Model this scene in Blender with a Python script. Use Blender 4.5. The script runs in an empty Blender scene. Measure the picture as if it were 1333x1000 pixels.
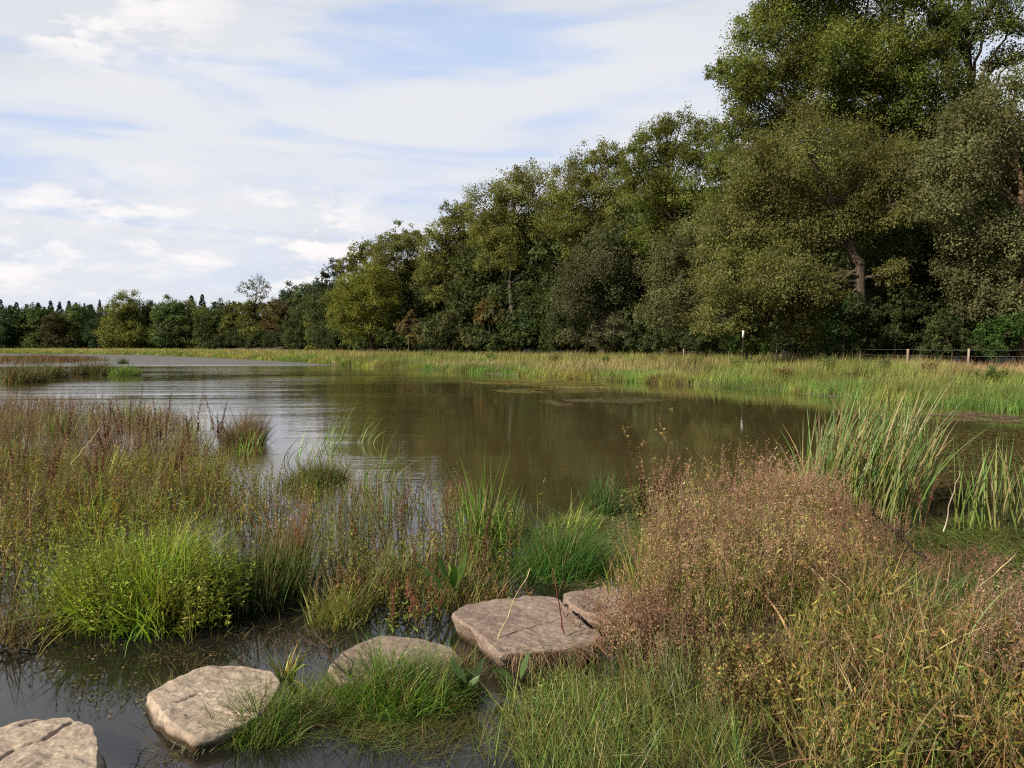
import bpy, math, random
import numpy as np
from mathutils import Vector, noise as mnoise

SC = bpy.context.scene
COL = SC.collection
rng = np.random.default_rng(7)
random.seed(7)
R = math.radians

# ------------------------------------------------------------------ camera
CAMZ, F, PITCH = 1.9, 1000.0, math.atan(0.05)
cd = bpy.data.cameras.new('camera'); cam = bpy.data.objects.new('camera', cd); COL.objects.link(cam)
cam.location = (0, 0, CAMZ); cam.rotation_euler = (R(90) - PITCH, 0, 0)
cd.sensor_width = 36; cd.lens = 36 * F / 1333.0; cd.clip_start = 0.05; cd.clip_end = 6000
SC.camera = cam

def ray(px, py):
    dx = (px - 666.5) / F; dz = -(py - 500.0) / F
    c, s = math.cos(PITCH), math.sin(PITCH)
    return np.array([dx, c + dz * s, -s + dz * c])
def at(px, py, z=0.0):                       # the ground point (height z) in that direction
    d = ray(px, py); t = (z - CAMZ) / d[2]
    return np.array([d[0] * t, d[1] * t, z])
def at_depth(px, py, Y):                     # the point at that distance ahead
    d = ray(px, py); t = Y / d[1]
    return np.array([d[0] * t, Y, CAMZ + d[2] * t])

# ------------------------------------------------------------------ noise
_T = np.random.default_rng(3).random((256, 256))
def vnoise(x, y):
    x = np.asarray(x, float); y = np.asarray(y, float)
    xi = np.floor(x).astype(int); yi = np.floor(y).astype(int)
    fx = x - xi; fy = y - yi
    fx = fx * fx * (3 - 2 * fx); fy = fy * fy * (3 - 2 * fy)
    a = _T[xi & 255, yi & 255]; b = _T[(xi + 1) & 255, yi & 255]
    c = _T[xi & 255, (yi + 1) & 255]; d = _T[(xi + 1) & 255, (yi + 1) & 255]
    return (a * (1 - fx) + b * fx) * (1 - fy) + (c * (1 - fx) + d * fx) * fy
def fbm(x, y, o=4):
    s = 0; a = .5
    for i in range(o):
        s = s + a * vnoise(x * 2 ** i + 17.3 * i, y * 2 ** i + 9.1 * i); a *= .5
    return s / (1 - .5 ** o)
def sstep(a, b, x):
    t = np.clip((x - a) / (b - a), 0, 1); return t * t * (3 - 2 * t)

# ------------------------------------------------------------------ land shape
_spx = np.array([0, 100, 170, 270, 338, 450, 520, 600, 640, 700, 760, 890, 990, 1050, 1200, 1333])
_sy = np.array([460.5, 461, 462, 466, 469, 476, 479, 484, 487, 491, 494, 501, 508, 513, 526, 537])
SHA = np.concatenate([[-4, -1.5], (_spx - 666.5) / F, [1.1, 2.0, 4.0]])
SHD = np.concatenate([[60, 160], CAMZ / ((_sy - 450) / F), [13, 6, 3]])
TRA = np.concatenate([[-4, -1.5], (np.array([0, 100, 200, 300, 400, 470, 600, 700, 800, 900, 1000, 1100, 1200, 1333]) - 666.5) / F, [1.5, 4]])
TRD = np.array([100, 240, 250, 245, 225, 190, 150, 118, 100, 90, 78, 68, 58, 50, 45, 41, 36, 20.])
def shoreD(x, y): return np.interp(np.asarray(x) / np.maximum(y, .5), SHA, SHD)
def treeD(a): return np.interp(a, TRA, TRD)
BLOBS = []
for px, py, r, am in [(960, 800, .95, .50), (1040, 720, 1.3, .46), (1150, 850, .95, .52), (1240, 930, .8, .5), (1130, 960, .6, .45), (880, 740, .7, .44),
                      (1280, 840, .9, .42), (1120, 660, 1.3, .40), (520, 860, .42, .42), (560, 905, .3, .40), (400, 915, .26, .40), (450, 880, .2, .4),
                      (680, 830, .6, .40), (790, 790, .7, .44), (180, 790, .55, .40), (100, 690, 1.3, .37), (60, 620, 2.2, .362), (200, 600, 1.8, .36),
                      (620, 740, .6, .39), (480, 770, .5, .37), (340, 770, .4, .38), (720, 720, .6, .39), (20, 830, .5, .40), (330, 560, .6, .40), (830, 960, .5, .38)]:
    p = at(px, py); BLOBS.append((p[0], p[1], r, am))
def hfun(x, y):
    x = np.asarray(x, float); y = np.asarray(y, float)
    t = y - shoreD(x, y) + 2.0 * (fbm(x * .25, y * .25) - .5)
    h = -.4 + .4 * sstep(-5, 0, t) + .14 * sstep(-.3, 1.5, t) + .38 * sstep(1, 9, t) + .1 * sstep(8, 25, t)
    g = np.zeros_like(h)
    for bx, by, r, am in BLOBS:
        g = np.maximum(g, am * np.exp(-(((x - bx) ** 2 + (y - by) ** 2) / (r * r)) ** 1.5))
    near = y < 16
    n = (fbm(x * 2.3 + 5, y * 2.3) - .5) * .09
    h = np.where(near, np.maximum(h, -.4 + g) + n, h)
    h = h + np.where(t > 1, (fbm(x * .12, y * .12) - .5) * .25 * sstep(1, 8, t), 0)
    h = h + 2.4 * sstep(18, 60, np.where(y > 15, y - treeD(np.clip(x / np.maximum(y, .5), -4, 4)), 0))
    return np.where(y < 1.2, np.maximum(h, .1), h)

# ------------------------------------------------------------------ mesh collecting
class Geo:
    def __init__(s): s.v = []; s.q = []; s.c = []; s.n = 0
    def add(s, v, q, c):
        v = np.asarray(v, np.float32).reshape(-1, 3)
        s.v.append(v); s.q.append(np.asarray(q, np.int64).reshape(-1, 4) + s.n)
        c = np.asarray(c, np.float32)
        if c.ndim == 1: c = np.tile(c, (len(v), 1))
        s.c.append(c); s.n += len(v)
    def build(s, name, mat, parent=None, loc=None, smooth=False):
        v = np.concatenate(s.v); q = np.concatenate(s.q); c = np.concatenate(s.c)
        o = loc if loc is not None else np.zeros(3)
        me = bpy.data.meshes.new(name)
        me.vertices.add(len(v)); me.vertices.foreach_set('co', (v - np.asarray(o, np.float32)).astype(np.float32).ravel())
        me.loops.add(len(q) * 4); me.loops.foreach_set('vertex_index', q.astype(np.int32).ravel())
        me.polygons.add(len(q)); me.polygons.foreach_set('loop_start', np.arange(0, len(q) * 4, 4, dtype=np.int32))
        if smooth: me.polygons.foreach_set('use_smooth', np.ones(len(q), bool))
        ca = me.color_attributes.new('tint', 'FLOAT_COLOR', 'POINT')
        ca.data.foreach_set('color', np.concatenate([np.clip(c, 0.002, .9), np.ones((len(c), 1), np.float32)], 1).astype(np.float32).ravel())
        me.update(calc_edges=True); me.materials.append(mat)
        ob = bpy.data.objects.new(name, me); COL.objects.link(ob)
        if parent is not None: ob.parent = parent
        if loc is not None and parent is None: ob.location = tuple(o)
        return ob
def tag(o, label=None, cat=None, group=None, kind=None):
    if label: o['label'] = label
    if cat: o['category'] = cat
    if group: o['group'] = group
    if kind: o['kind'] = kind
    return o
def empty(name, loc, label, cat, group=None):
    o = bpy.data.objects.new(name, None); COL.objects.link(o); o.location = tuple(loc); o.empty_display_size = .2
    return tag(o, label, cat, group)

def jit(c, n, s=.18, hue=.08):
    c = np.tile(np.asarray(c, float), (n, 1)) if np.ndim(c) == 1 else np.asarray(c, float)
    return np.clip(c * np.exp(s * rng.standard_normal((n, 1))) * (1 + hue * rng.standard_normal((n, 3))), .003, .85)
def mixcols(cols, n, w=None):
    cols = np.asarray(cols, float); k = rng.choice(len(cols), n, p=w); return cols[k]

# ------------------------------------------------------------------ plants
def centre(P, H, az, lean, cv, t):
    cv = np.where(np.abs(cv) < .02, .02, cv)
    r = H * (np.cos(lean) - np.cos(lean + cv * t)) / cv
    z = H * (np.sin(lean + cv * t) - np.sin(lean)) / cv
    return np.stack([P[:, 0] + r * np.cos(az), P[:, 1] + r * np.sin(az), P[:, 2] + z], 1)
def blades(G, P, H, az, lean, cv, W, c0, c1=None, seg=4, taper=1.6, base=.6):
    n = len(P)
    if n == 0: return
    H, az, lean, cv, W = [np.broadcast_to(np.asarray(a, float), (n,)) for a in (H, az, lean, cv, W)]
    if c1 is None: c1 = c0
    if seg >= 3 and n > 40 and P[:, 1].mean() < 16:      # uneven growth: taller and shorter tufts, blades lodged together
        H = H * (.62 + .76 * fbm(P[:, 0] * 7, P[:, 1] * 7, 2)); az = az + 2.2 * (vnoise(P[:, 0] * 9 + 30, P[:, 1] * 9) - .5)
        lean = lean + .5 * np.maximum(vnoise(P[:, 0] * 6, P[:, 1] * 6 + 50) - .55, 0)
    sa = rng.uniform(0, np.pi, n)
    side = np.stack([np.cos(sa), np.sin(sa), np.zeros(n)], 1)
    V = np.zeros((n, seg + 1, 2, 3)); C = np.zeros((n, seg + 1, 2, 3))
    for i in range(seg + 1):
        t = i / seg
        p = centre(P, H, az, lean, cv, t)
        w = W * (base + (1 - base) * min(1, t * 4)) * max(1 - t ** taper, .04) * .5
        V[:, i, 0] = p - side * w[:, None]; V[:, i, 1] = p + side * w[:, None]
        c = c0 * (1 - t) + c1 * t
        C[:, i, 0] = c; C[:, i, 1] = c
    b = (np.arange(n) * (seg + 1) * 2)[:, None]
    k = np.arange(seg)[None, :] * 2
    q = np.stack([b + k, b + k + 1, b + k + 3, b + k + 2], 2)
    G.add(V.reshape(-1, 3), q.reshape(-1, 4), C.reshape(-1, 3))
def unit(v): return v / np.maximum(np.linalg.norm(v, axis=1, keepdims=True), 1e-6)
def cards(G, B, d, L, W, c, nrm=None):
    n = len(B)
    if n == 0: return
    L = np.broadcast_to(np.asarray(L, float), (n,))[:, None]; W = np.broadcast_to(np.asarray(W, float), (n,))[:, None]
    d = unit(d)
    if nrm is None: nrm = rng.standard_normal((n, 3))
    s = unit(np.cross(d, nrm))
    up = unit(np.cross(s, d))
    bend = L * .10
    V = np.stack([B, B + d * L * .42 + s * W * .5 + up * bend, B + d * L, B + d * L * .42 - s * W * .5 + up * bend], 1)
    q = np.arange(n * 4).reshape(n, 4)
    G.add(V.reshape(-1, 3), q, np.repeat(c, 4, 0))
def along(G, P, H, az, lean, cv, k, t0, t1, L, W, col, up=.5, droop=0, off=0.):
    """k leaves or seeds on every stem between t0 and t1"""
    n = len(P); idx = np.repeat(np.arange(n), k); m = n * k
    t = rng.uniform(t0, t1, m)
    H, az, lean, cv = [np.broadcast_to(np.asarray(a, float), (n,))[idx] for a in (H, az, lean, cv)]
    p = centre(P[idx], H, az, lean, cv, t)
    a = rng.uniform(0, 2 * np.pi, m); e = up + .4 * rng.standard_normal(m) - droop
    d = np.stack([np.cos(a) * np.cos(e), np.sin(a) * np.cos(e), np.sin(e)], 1)
    p = p + d * (off * rng.random(m))[:, None]
    taper = (1.15 - .6 * (t - t0) / max(t1 - t0, 1e-3))
    cards(G, p, d, L * taper * rng.uniform(.6, 1.3, m), W * taper * rng.uniform(.7, 1.2, m), jit(col, m, .25, .1))
def twigs(G, P, H, az, lean, cv, k, t0, t1, Lb, Wb, col, kseed, sl, sw, scol, up=.9):
    """side branches on every stem, each carrying seeds"""
    n = len(P); idx = np.repeat(np.arange(n), k); m = n * k
    t = rng.uniform(t0, t1, m)
    H, az, lean, cv = [np.broadcast_to(np.asarray(a, float), (n,))[idx] for a in (H, az, lean, cv)]
    p = centre(P[idx], H, az, lean, cv, t)
    hb = Lb * rng.uniform(.5, 1.3, m) * (1.3 - .7 * t); ab = rng.uniform(0, 2 * np.pi, m); lb = up * rng.uniform(.5, 1.2, m)
    cb = rng.normal(-.3, .4, m)
    blades(G, p, hb, ab, lb, cb, Wb, jit(col, m, .2), seg=2)
    along(G, p, hb, ab, lb, cb, kseed, .15, 1.05, sl, sw, scol, up=.6, off=.012)

def inpoly(x, y, poly):
    r = np.zeros(len(x), bool); j = len(poly) - 1
    for i in range(len(poly)):
        xi, yi = poly[i][:2]; xj, yj = poly[j][:2]
        with np.errstate(divide='ignore', invalid='ignore'):
            c = ((yi > y) != (yj > y)) & (x < (xj - xi) * (y - yi) / (yj - yi + 1e-12) + xi)
        r ^= c; j = i
    return r
def scatter(pxs, n, clump=0, spread=.12, zmin=-.04):
    poly = [at(a, b) for a, b in pxs]
    xs = [p[0] for p in poly]; ys = [p[1] for p in poly]
    out = np.zeros((0, 2))
    want = clump if clump else n
    while len(out) < want:
        m = max(want * 3, 200)
        x = rng.uniform(min(xs), max(xs), m); y = rng.uniform(min(ys), max(ys), m)
        k = inpoly(x, y, poly); out = np.concatenate([out, np.stack([x[k], y[k]], 1)])
    out = out[:want]
    if clump:
        out = out[rng.integers(0, clump, n)] + rng.normal(0, spread, (n, 2))
    z = np.maximum(hfun(out[:, 0], out[:, 1]) - .02, zmin)
    return np.concatenate([out, z[:, None]], 1)
def disc(px, py, n, r, ry=None, power=.6):
    p = at(px, py); a = rng.uniform(0, 2 * np.pi, n); q = rng.random(n) ** power
    x = p[0] + np.cos(a) * q * r; y = p[1] + np.sin(a) * q * (ry or r)
    z = np.maximum(hfun(x, y) - .02, -.04)
    return np.stack([x, y, z], 1)
def awayaz(P, c, wind=.0, jitter=.8):
    a = np.arctan2(P[:, 1] - c[1], P[:, 0] - c[0]) + rng.normal(0, jitter, len(P))
    return np.where(rng.random(len(P)) < wind, rng.normal(.15, .5, len(P)), a)

# ------------------------------------------------------------------ materials
def newmat(name):
    m = bpy.data.materials.new(name); m.use_nodes = True
    nt = m.node_tree; nt.nodes.clear()
    return m, nt, nt.nodes, nt.links
def N(nd, t, **kw):
    n = nd.new(t)
    for k, v in kw.items():
        if hasattr(n, k): setattr(n, k, v)
        else: n.inputs[k.replace('_', ' ')].default_value = v
    return n
def mixrgb(nd, ln, bt, fac, a, b):
    n = nd.new('ShaderNodeMix'); n.data_type = 'RGBA'; n.blend_type = bt
    for sock, v in ((n.inputs[0], fac), (n.inputs[6], a), (n.inputs[7], b)):
        if hasattr(v, 'is_linked') or isinstance(v, bpy.types.NodeSocket): ln.new(v, sock)
        else: sock.default_value = v if not isinstance(v, tuple) else (*v, 1)
    return n.outputs[2]
def math_(nd, ln, op, a, b=None, c=None, clamp=False):
    n = nd.new('ShaderNodeMath'); n.operation = op; n.use_clamp = clamp
    for i, v in enumerate((a, b, c)):
        if v is None: continue
        if isinstance(v, bpy.types.NodeSocket): ln.new(v, n.inputs[i])
        else: n.inputs[i].default_value = v
    return n.outputs[0]
def maprange(nd, ln, v, a, b, c=0., d=1., smooth=True):
    n = nd.new('ShaderNodeMapRange'); n.interpolation_type = 'SMOOTHSTEP' if smooth else 'LINEAR'
    ln.new(v, n.inputs[0])
    for i, x in enumerate((a, b, c, d)): n.inputs[i + 1].default_value = x
    return n.outputs[0]
def foliage(name, trans=.35, rough=.5, spec=.25, nscale=1.5, namp=.35):
    m, nt, nd, ln = newmat(name)
    at_ = N(nd, 'ShaderNodeAttribute', attribute_name='tint')
    geo = nd.new('ShaderNodeNewGeometry')
    no = N(nd, 'ShaderNodeTexNoise'); no.inputs['Scale'].default_value = nscale; no.inputs['Detail'].default_value = 3
    ln.new(geo.outputs['Position'], no.inputs['Vector'])
    f = maprange(nd, ln, no.outputs['Fac'], .3, .7, 1 - namp, 1 + namp)
    hs = nd.new('ShaderNodeHueSaturation'); ln.new(at_.outputs['Color'], hs.inputs['Color']); ln.new(f, hs.inputs['Value'])
    hf = maprange(nd, ln, no.outputs['Fac'], .3, .7, .485, .51); ln.new(hf, hs.inputs['Hue'])
    pr = nd.new('ShaderNodeBsdfPrincipled'); ln.new(hs.outputs[0], pr.inputs['Base Color'])
    pr.inputs['Roughness'].default_value = rough; pr.inputs['Specular IOR Level'].default_value = spec
    tr = nd.new('ShaderNodeBsdfTranslucent')
    tc = mixrgb(nd, ln, 'MULTIPLY', 1.0, hs.outputs[0], (1.12, 1.12, .68)); ln.new(tc, tr.inputs['Color'])
    mx = nd.new('ShaderNodeMixShader'); mx.inputs[0].default_value = trans
    ln.new(pr.outputs[0], mx.inputs[1]); ln.new(tr.outputs[0], mx.inputs[2])
    out = nd.new('ShaderNodeOutputMaterial'); ln.new(mx.outputs[0], out.inputs[0])
    return m
M_LEAF = foliage('tree_leaves', .48, .6, .14, .35, .25)
M_FAR = foliage('distant_leaves', .38, .7, .1, .12, .25)
M_BLADE = foliage('grass_plant', .40, .5, .25, 2.2, .2)
M_REED = foliage('reed_blades', .38, .4, .35, 2.0, .15)
M_SEED = foliage('dry_seed_heads', .30, .8, .1, 2.5, .25)
M_BANK = foliage('bank_grass', .45, .7, .1, .35, .3)

def bark(name):
    m, nt, nd, ln = newmat(name)
    at_ = N(nd, 'ShaderNodeAttribute', attribute_name='tint'); geo = nd.new('ShaderNodeNewGeometry')
    mp = nd.new('ShaderNodeMapping'); mp.inputs['Scale'].default_value = (9, 9, 1.5); ln.new(geo.outputs['Position'], mp.inputs[0])
    no = N(nd, 'ShaderNodeTexNoise'); no.inputs['Scale'].default_value = 1.2; no.inputs['Detail'].default_value = 6; ln.new(mp.outputs[0], no.inputs['Vector'])
    f = maprange(nd, ln, no.outputs['Fac'], .3, .7, .5, 1.5)
    hs = nd.new('ShaderNodeHueSaturation'); ln.new(at_.outputs['Color'], hs.inputs['Color']); ln.new(f, hs.inputs['Value'])
    bp = nd.new('ShaderNodeBump'); bp.inputs['Strength'].default_value = .7; bp.inputs['Distance'].default_value = .05; ln.new(no.outputs['Fac'], bp.inputs['Height'])
    pr = nd.new('ShaderNodeBsdfPrincipled'); ln.new(hs.outputs[0], pr.inputs['Base Color']); ln.new(bp.outputs[0], pr.inputs['Normal'])
    pr.inputs['Roughness'].default_value = .9; pr.inputs['Specular IOR Level'].default_value = .15
    out = nd.new('ShaderNodeOutputMaterial'); ln.new(pr.outputs[0], out.inputs[0])
    return m
M_BARK = bark('bark')

def ground_mat():
    m, nt, nd, ln = newmat('soil_and_turf')
    geo = nd.new('ShaderNodeNewGeometry'); sp = nd.new('ShaderNodeSeparateXYZ'); ln.new(geo.outputs['Position'], sp.inputs[0])
    n1 = N(nd, 'ShaderNodeTexNoise'); n1.inputs['Scale'].default_value = 3; n1.inputs['Detail'].default_value = 8; ln.new(geo.outputs['Position'], n1.inputs['Vector'])
    n2 = N(nd, 'ShaderNodeTexNoise'); n2.inputs['Scale'].default_value = .3; n2.inputs['Detail'].default_value = 5; ln.new(geo.outputs['Position'], n2.inputs['Vector'])
    mud = mixrgb(nd, ln, 'MIX', n1.outputs['Fac'], (.018, .013, .008), (.07, .05, .03))
    turf = mixrgb(nd, ln, 'MIX', n2.outputs['Fac'], (.05, .06, .018), (.11, .085, .035))
    f = maprange(nd, ln, sp.outputs['Y'], 15, 17)
    c = mixrgb(nd, ln, 'MIX', f, mud, turf)
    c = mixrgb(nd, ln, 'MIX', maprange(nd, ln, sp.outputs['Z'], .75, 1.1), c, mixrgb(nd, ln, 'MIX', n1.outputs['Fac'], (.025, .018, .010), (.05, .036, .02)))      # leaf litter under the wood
    bp = nd.new('ShaderNodeBump'); bp.inputs['Strength'].default_value = .8; bp.inputs['Distance'].default_value = .03; ln.new(n1.outputs['Fac'], bp.inputs['Height'])
    pr = nd.new('ShaderNodeBsdfPrincipled'); ln.new(c, pr.inputs['Base Color']); ln.new(bp.outputs[0], pr.inputs['Normal'])
    r = maprange(nd, ln, f, 0, 1, .5, .95); ln.new(r, pr.inputs['Roughness'])
    out = nd.new('ShaderNodeOutputMaterial'); ln.new(pr.outputs[0], out.inputs[0])
    return m

def water_mat():
    m, nt, nd, ln = newmat('pond_water')
    geo = nd.new('ShaderNodeNewGeometry'); sp = nd.new('ShaderNodeSeparateXYZ'); ln.new(geo.outputs['Position'], sp.inputs[0])
    def wave(sx, sy, scale, detail, rot=0.):
        mp = nd.new('ShaderNodeMapping'); mp.inputs['Scale'].default_value = (sx, sy, 1); mp.inputs['Rotation'].default_value = (0, 0, rot)
        ln.new(geo.outputs['Position'], mp.inputs[0])
        t = N(nd, 'ShaderNodeTexNoise'); t.inputs['Scale'].default_value = scale; t.inputs['Detail'].default_value = detail; t.inputs['Distortion'].default_value = .4
        ln.new(mp.outputs[0], t.inputs['Vector']); return t.outputs['Fac']
    w1 = wave(.7, 2.2, 3.2, 2, .12)
    w2 = wave(.8, 1.8, 11, 2, -.2)
    w0 = wave(.16, 1.0, .8, 3, .03)
    wind = wave(.05, .16, 1.0, 3, 0)                       # patches of wind on the lake
    wf = maprange(nd, ln, wind, .38, .62, .25, 1.1)
    calm = maprange(nd, ln, sp.outputs['Y'], 5, 14, .12, 1.0)     # sheltered between the plants by the stones
    left = maprange(nd, ln, sp.outputs['X'], -9, 2, 1.0, .16)
    far = maprange(nd, ln, sp.outputs['Y'], 66, 80, 1, 4)       # open, ruffled water beyond the point
    amp = math_(nd, ln, 'MULTIPLY', math_(nd, ln, 'MULTIPLY', wf, calm), math_(nd, ln, 'MULTIPLY', left, far))
    h = math_(nd, ln, 'ADD', math_(nd, ln, 'MULTIPLY', w1, 1.0), math_(nd, ln, 'MULTIPLY', w2, .22))
    h = math_(nd, ln, 'ADD', h, math_(nd, ln, 'MULTIPLY', w0, 3.0))
    h = math_(nd, ln, 'MULTIPLY', h, amp)
    bp = nd.new('ShaderNodeBump'); bp.inputs['Strength'].default_value = 1; bp.inputs['Distance'].default_value = .0075; ln.new(h, bp.inputs['Height'])
    nz = wave(.3, .5, .5, 4)
    c = mixrgb(nd, ln, 'MIX', nz, (.052, .040, .016), (.074, .057, .022))
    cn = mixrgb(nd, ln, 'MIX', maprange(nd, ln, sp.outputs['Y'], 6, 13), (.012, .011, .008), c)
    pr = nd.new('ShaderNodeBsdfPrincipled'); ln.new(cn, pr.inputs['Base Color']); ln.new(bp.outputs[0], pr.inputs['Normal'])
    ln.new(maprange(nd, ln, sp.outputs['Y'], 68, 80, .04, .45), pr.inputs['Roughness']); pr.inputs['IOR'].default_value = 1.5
    out = nd.new('ShaderNodeOutputMaterial'); ln.new(pr.outputs[0], out.inputs[0])
    return m

def rock_mat(name, c1, c2, c3):
    m, nt, nd, ln = newmat(name)
    tc = nd.new('ShaderNodeNewGeometry')
    def no(scale, det, vec=None, sx=(1, 1, 1)):
        mp = nd.new('ShaderNodeMapping'); mp.inputs['Scale'].default_value = sx; ln.new(tc.outputs['Position'], mp.inputs[0])
        t = N(nd, 'ShaderNodeTexNoise'); t.inputs['Scale'].default_value = scale; t.inputs['Detail'].default_value = det; t.inputs['Roughness'].default_value = .65
        ln.new(mp.outputs[0], t.inputs['Vector']); return t.outputs['Fac']
    a = no(3, 6); b = no(30, 6); s = no(5, 5, None, (1, 1.6, 5)); st = no(3.0, 9)
    c = mixrgb(nd, ln, 'MIX', maprange(nd, ln, a, .35, .65), c1, c2)
    c = mixrgb(nd, ln, 'MIX', maprange(nd, ln, st, .54, .66, 0, .6), c, c3)
    c = mixrgb(nd, ln, 'MULTIPLY', 1.0, c, mixrgb(nd, ln, 'MIX', maprange(nd, ln, b, .3, .7), (.72, .72, .72), (1.18, 1.18, 1.18)))
    li = no(14, 4)
    c = mixrgb(nd, ln, 'MIX', maprange(nd, ln, math_(nd, ln, 'MULTIPLY', li, maprange(nd, ln, a, .4, .7)), .5, .6, 0, .25), c, (.34, .33, .25))   # pale lichen
    sp = nd.new('ShaderNodeSeparateXYZ'); ln.new(tc.outputs['Position'], sp.inputs[0])
    wet = maprange(nd, ln, math_(nd, ln, 'ADD', sp.outputs['Z'], math_(nd, ln, 'MULTIPLY', math_(nd, ln, 'SUBTRACT', a, .5), .06)), .015, .065, .0, 1)   # waterline stain
    c = mixrgb(nd, ln, 'MIX', wet, (.045, .030, .016), c)
    h = math_(nd, ln, 'ADD', math_(nd, ln, 'MULTIPLY', b, .35), math_(nd, ln, 'ADD', s, a))
    bp = nd.new('ShaderNodeBump'); bp.inputs['Strength'].default_value = .8; bp.inputs['Distance'].default_value = .015; ln.new(h, bp.inputs['Height'])
    pr = nd.new('ShaderNodeBsdfPrincipled'); ln.new(c, pr.inputs['Base Color']); ln.new(bp.outputs[0], pr.inputs['Normal'])
    ln.new(maprange(nd, ln, wet, 0, 1, .35, .85), pr.inputs['Roughness']); pr.inputs['Specular IOR Level'].default_value = .25
    out = nd.new('ShaderNodeOutputMaterial'); ln.new(pr.outputs[0], out.inputs[0])
    return m

def plain(name, c, rough=.8, nscale=20):
    m, nt, nd, ln = newmat(name); geo = nd.new('ShaderNodeNewGeometry')
    t = N(nd, 'ShaderNodeTexNoise'); t.inputs['Scale'].default_value = nscale; t.inputs['Detail'].default_value = 5; ln.new(geo.outputs['Position'], t.inputs['Vector'])
    col = mixrgb(nd, ln, 'MIX', t.outputs['Fac'], tuple(x * .6 for x in c), tuple(min(1, x * 1.35) for x in c))
    pr = nd.new('ShaderNodeBsdfPrincipled'); ln.new(col, pr.inputs['Base Color']); pr.inputs['Roughness'].default_value = rough
    out = nd.new('ShaderNodeOutputMaterial'); ln.new(pr.outputs[0], out.inputs[0]); return m

# ------------------------------------------------------------------ light and sky
SUN_DIR = Vector((-.82, -.57, 0)).normalized() * math.cos(R(33)) + Vector((0, 0, math.sin(R(33))))
sl = bpy.data.lights.new('sun', 'SUN'); sl.energy = 5.0; sl.angle = R(.6); sl.color = (1, .90, .75)
so = bpy.data.objects.new('sun', sl); COL.objects.link(so); so.rotation_euler = (-SUN_DIR).to_track_quat('-Z', 'Y').to_euler(); so.location = (-60, -20, 60)

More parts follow.
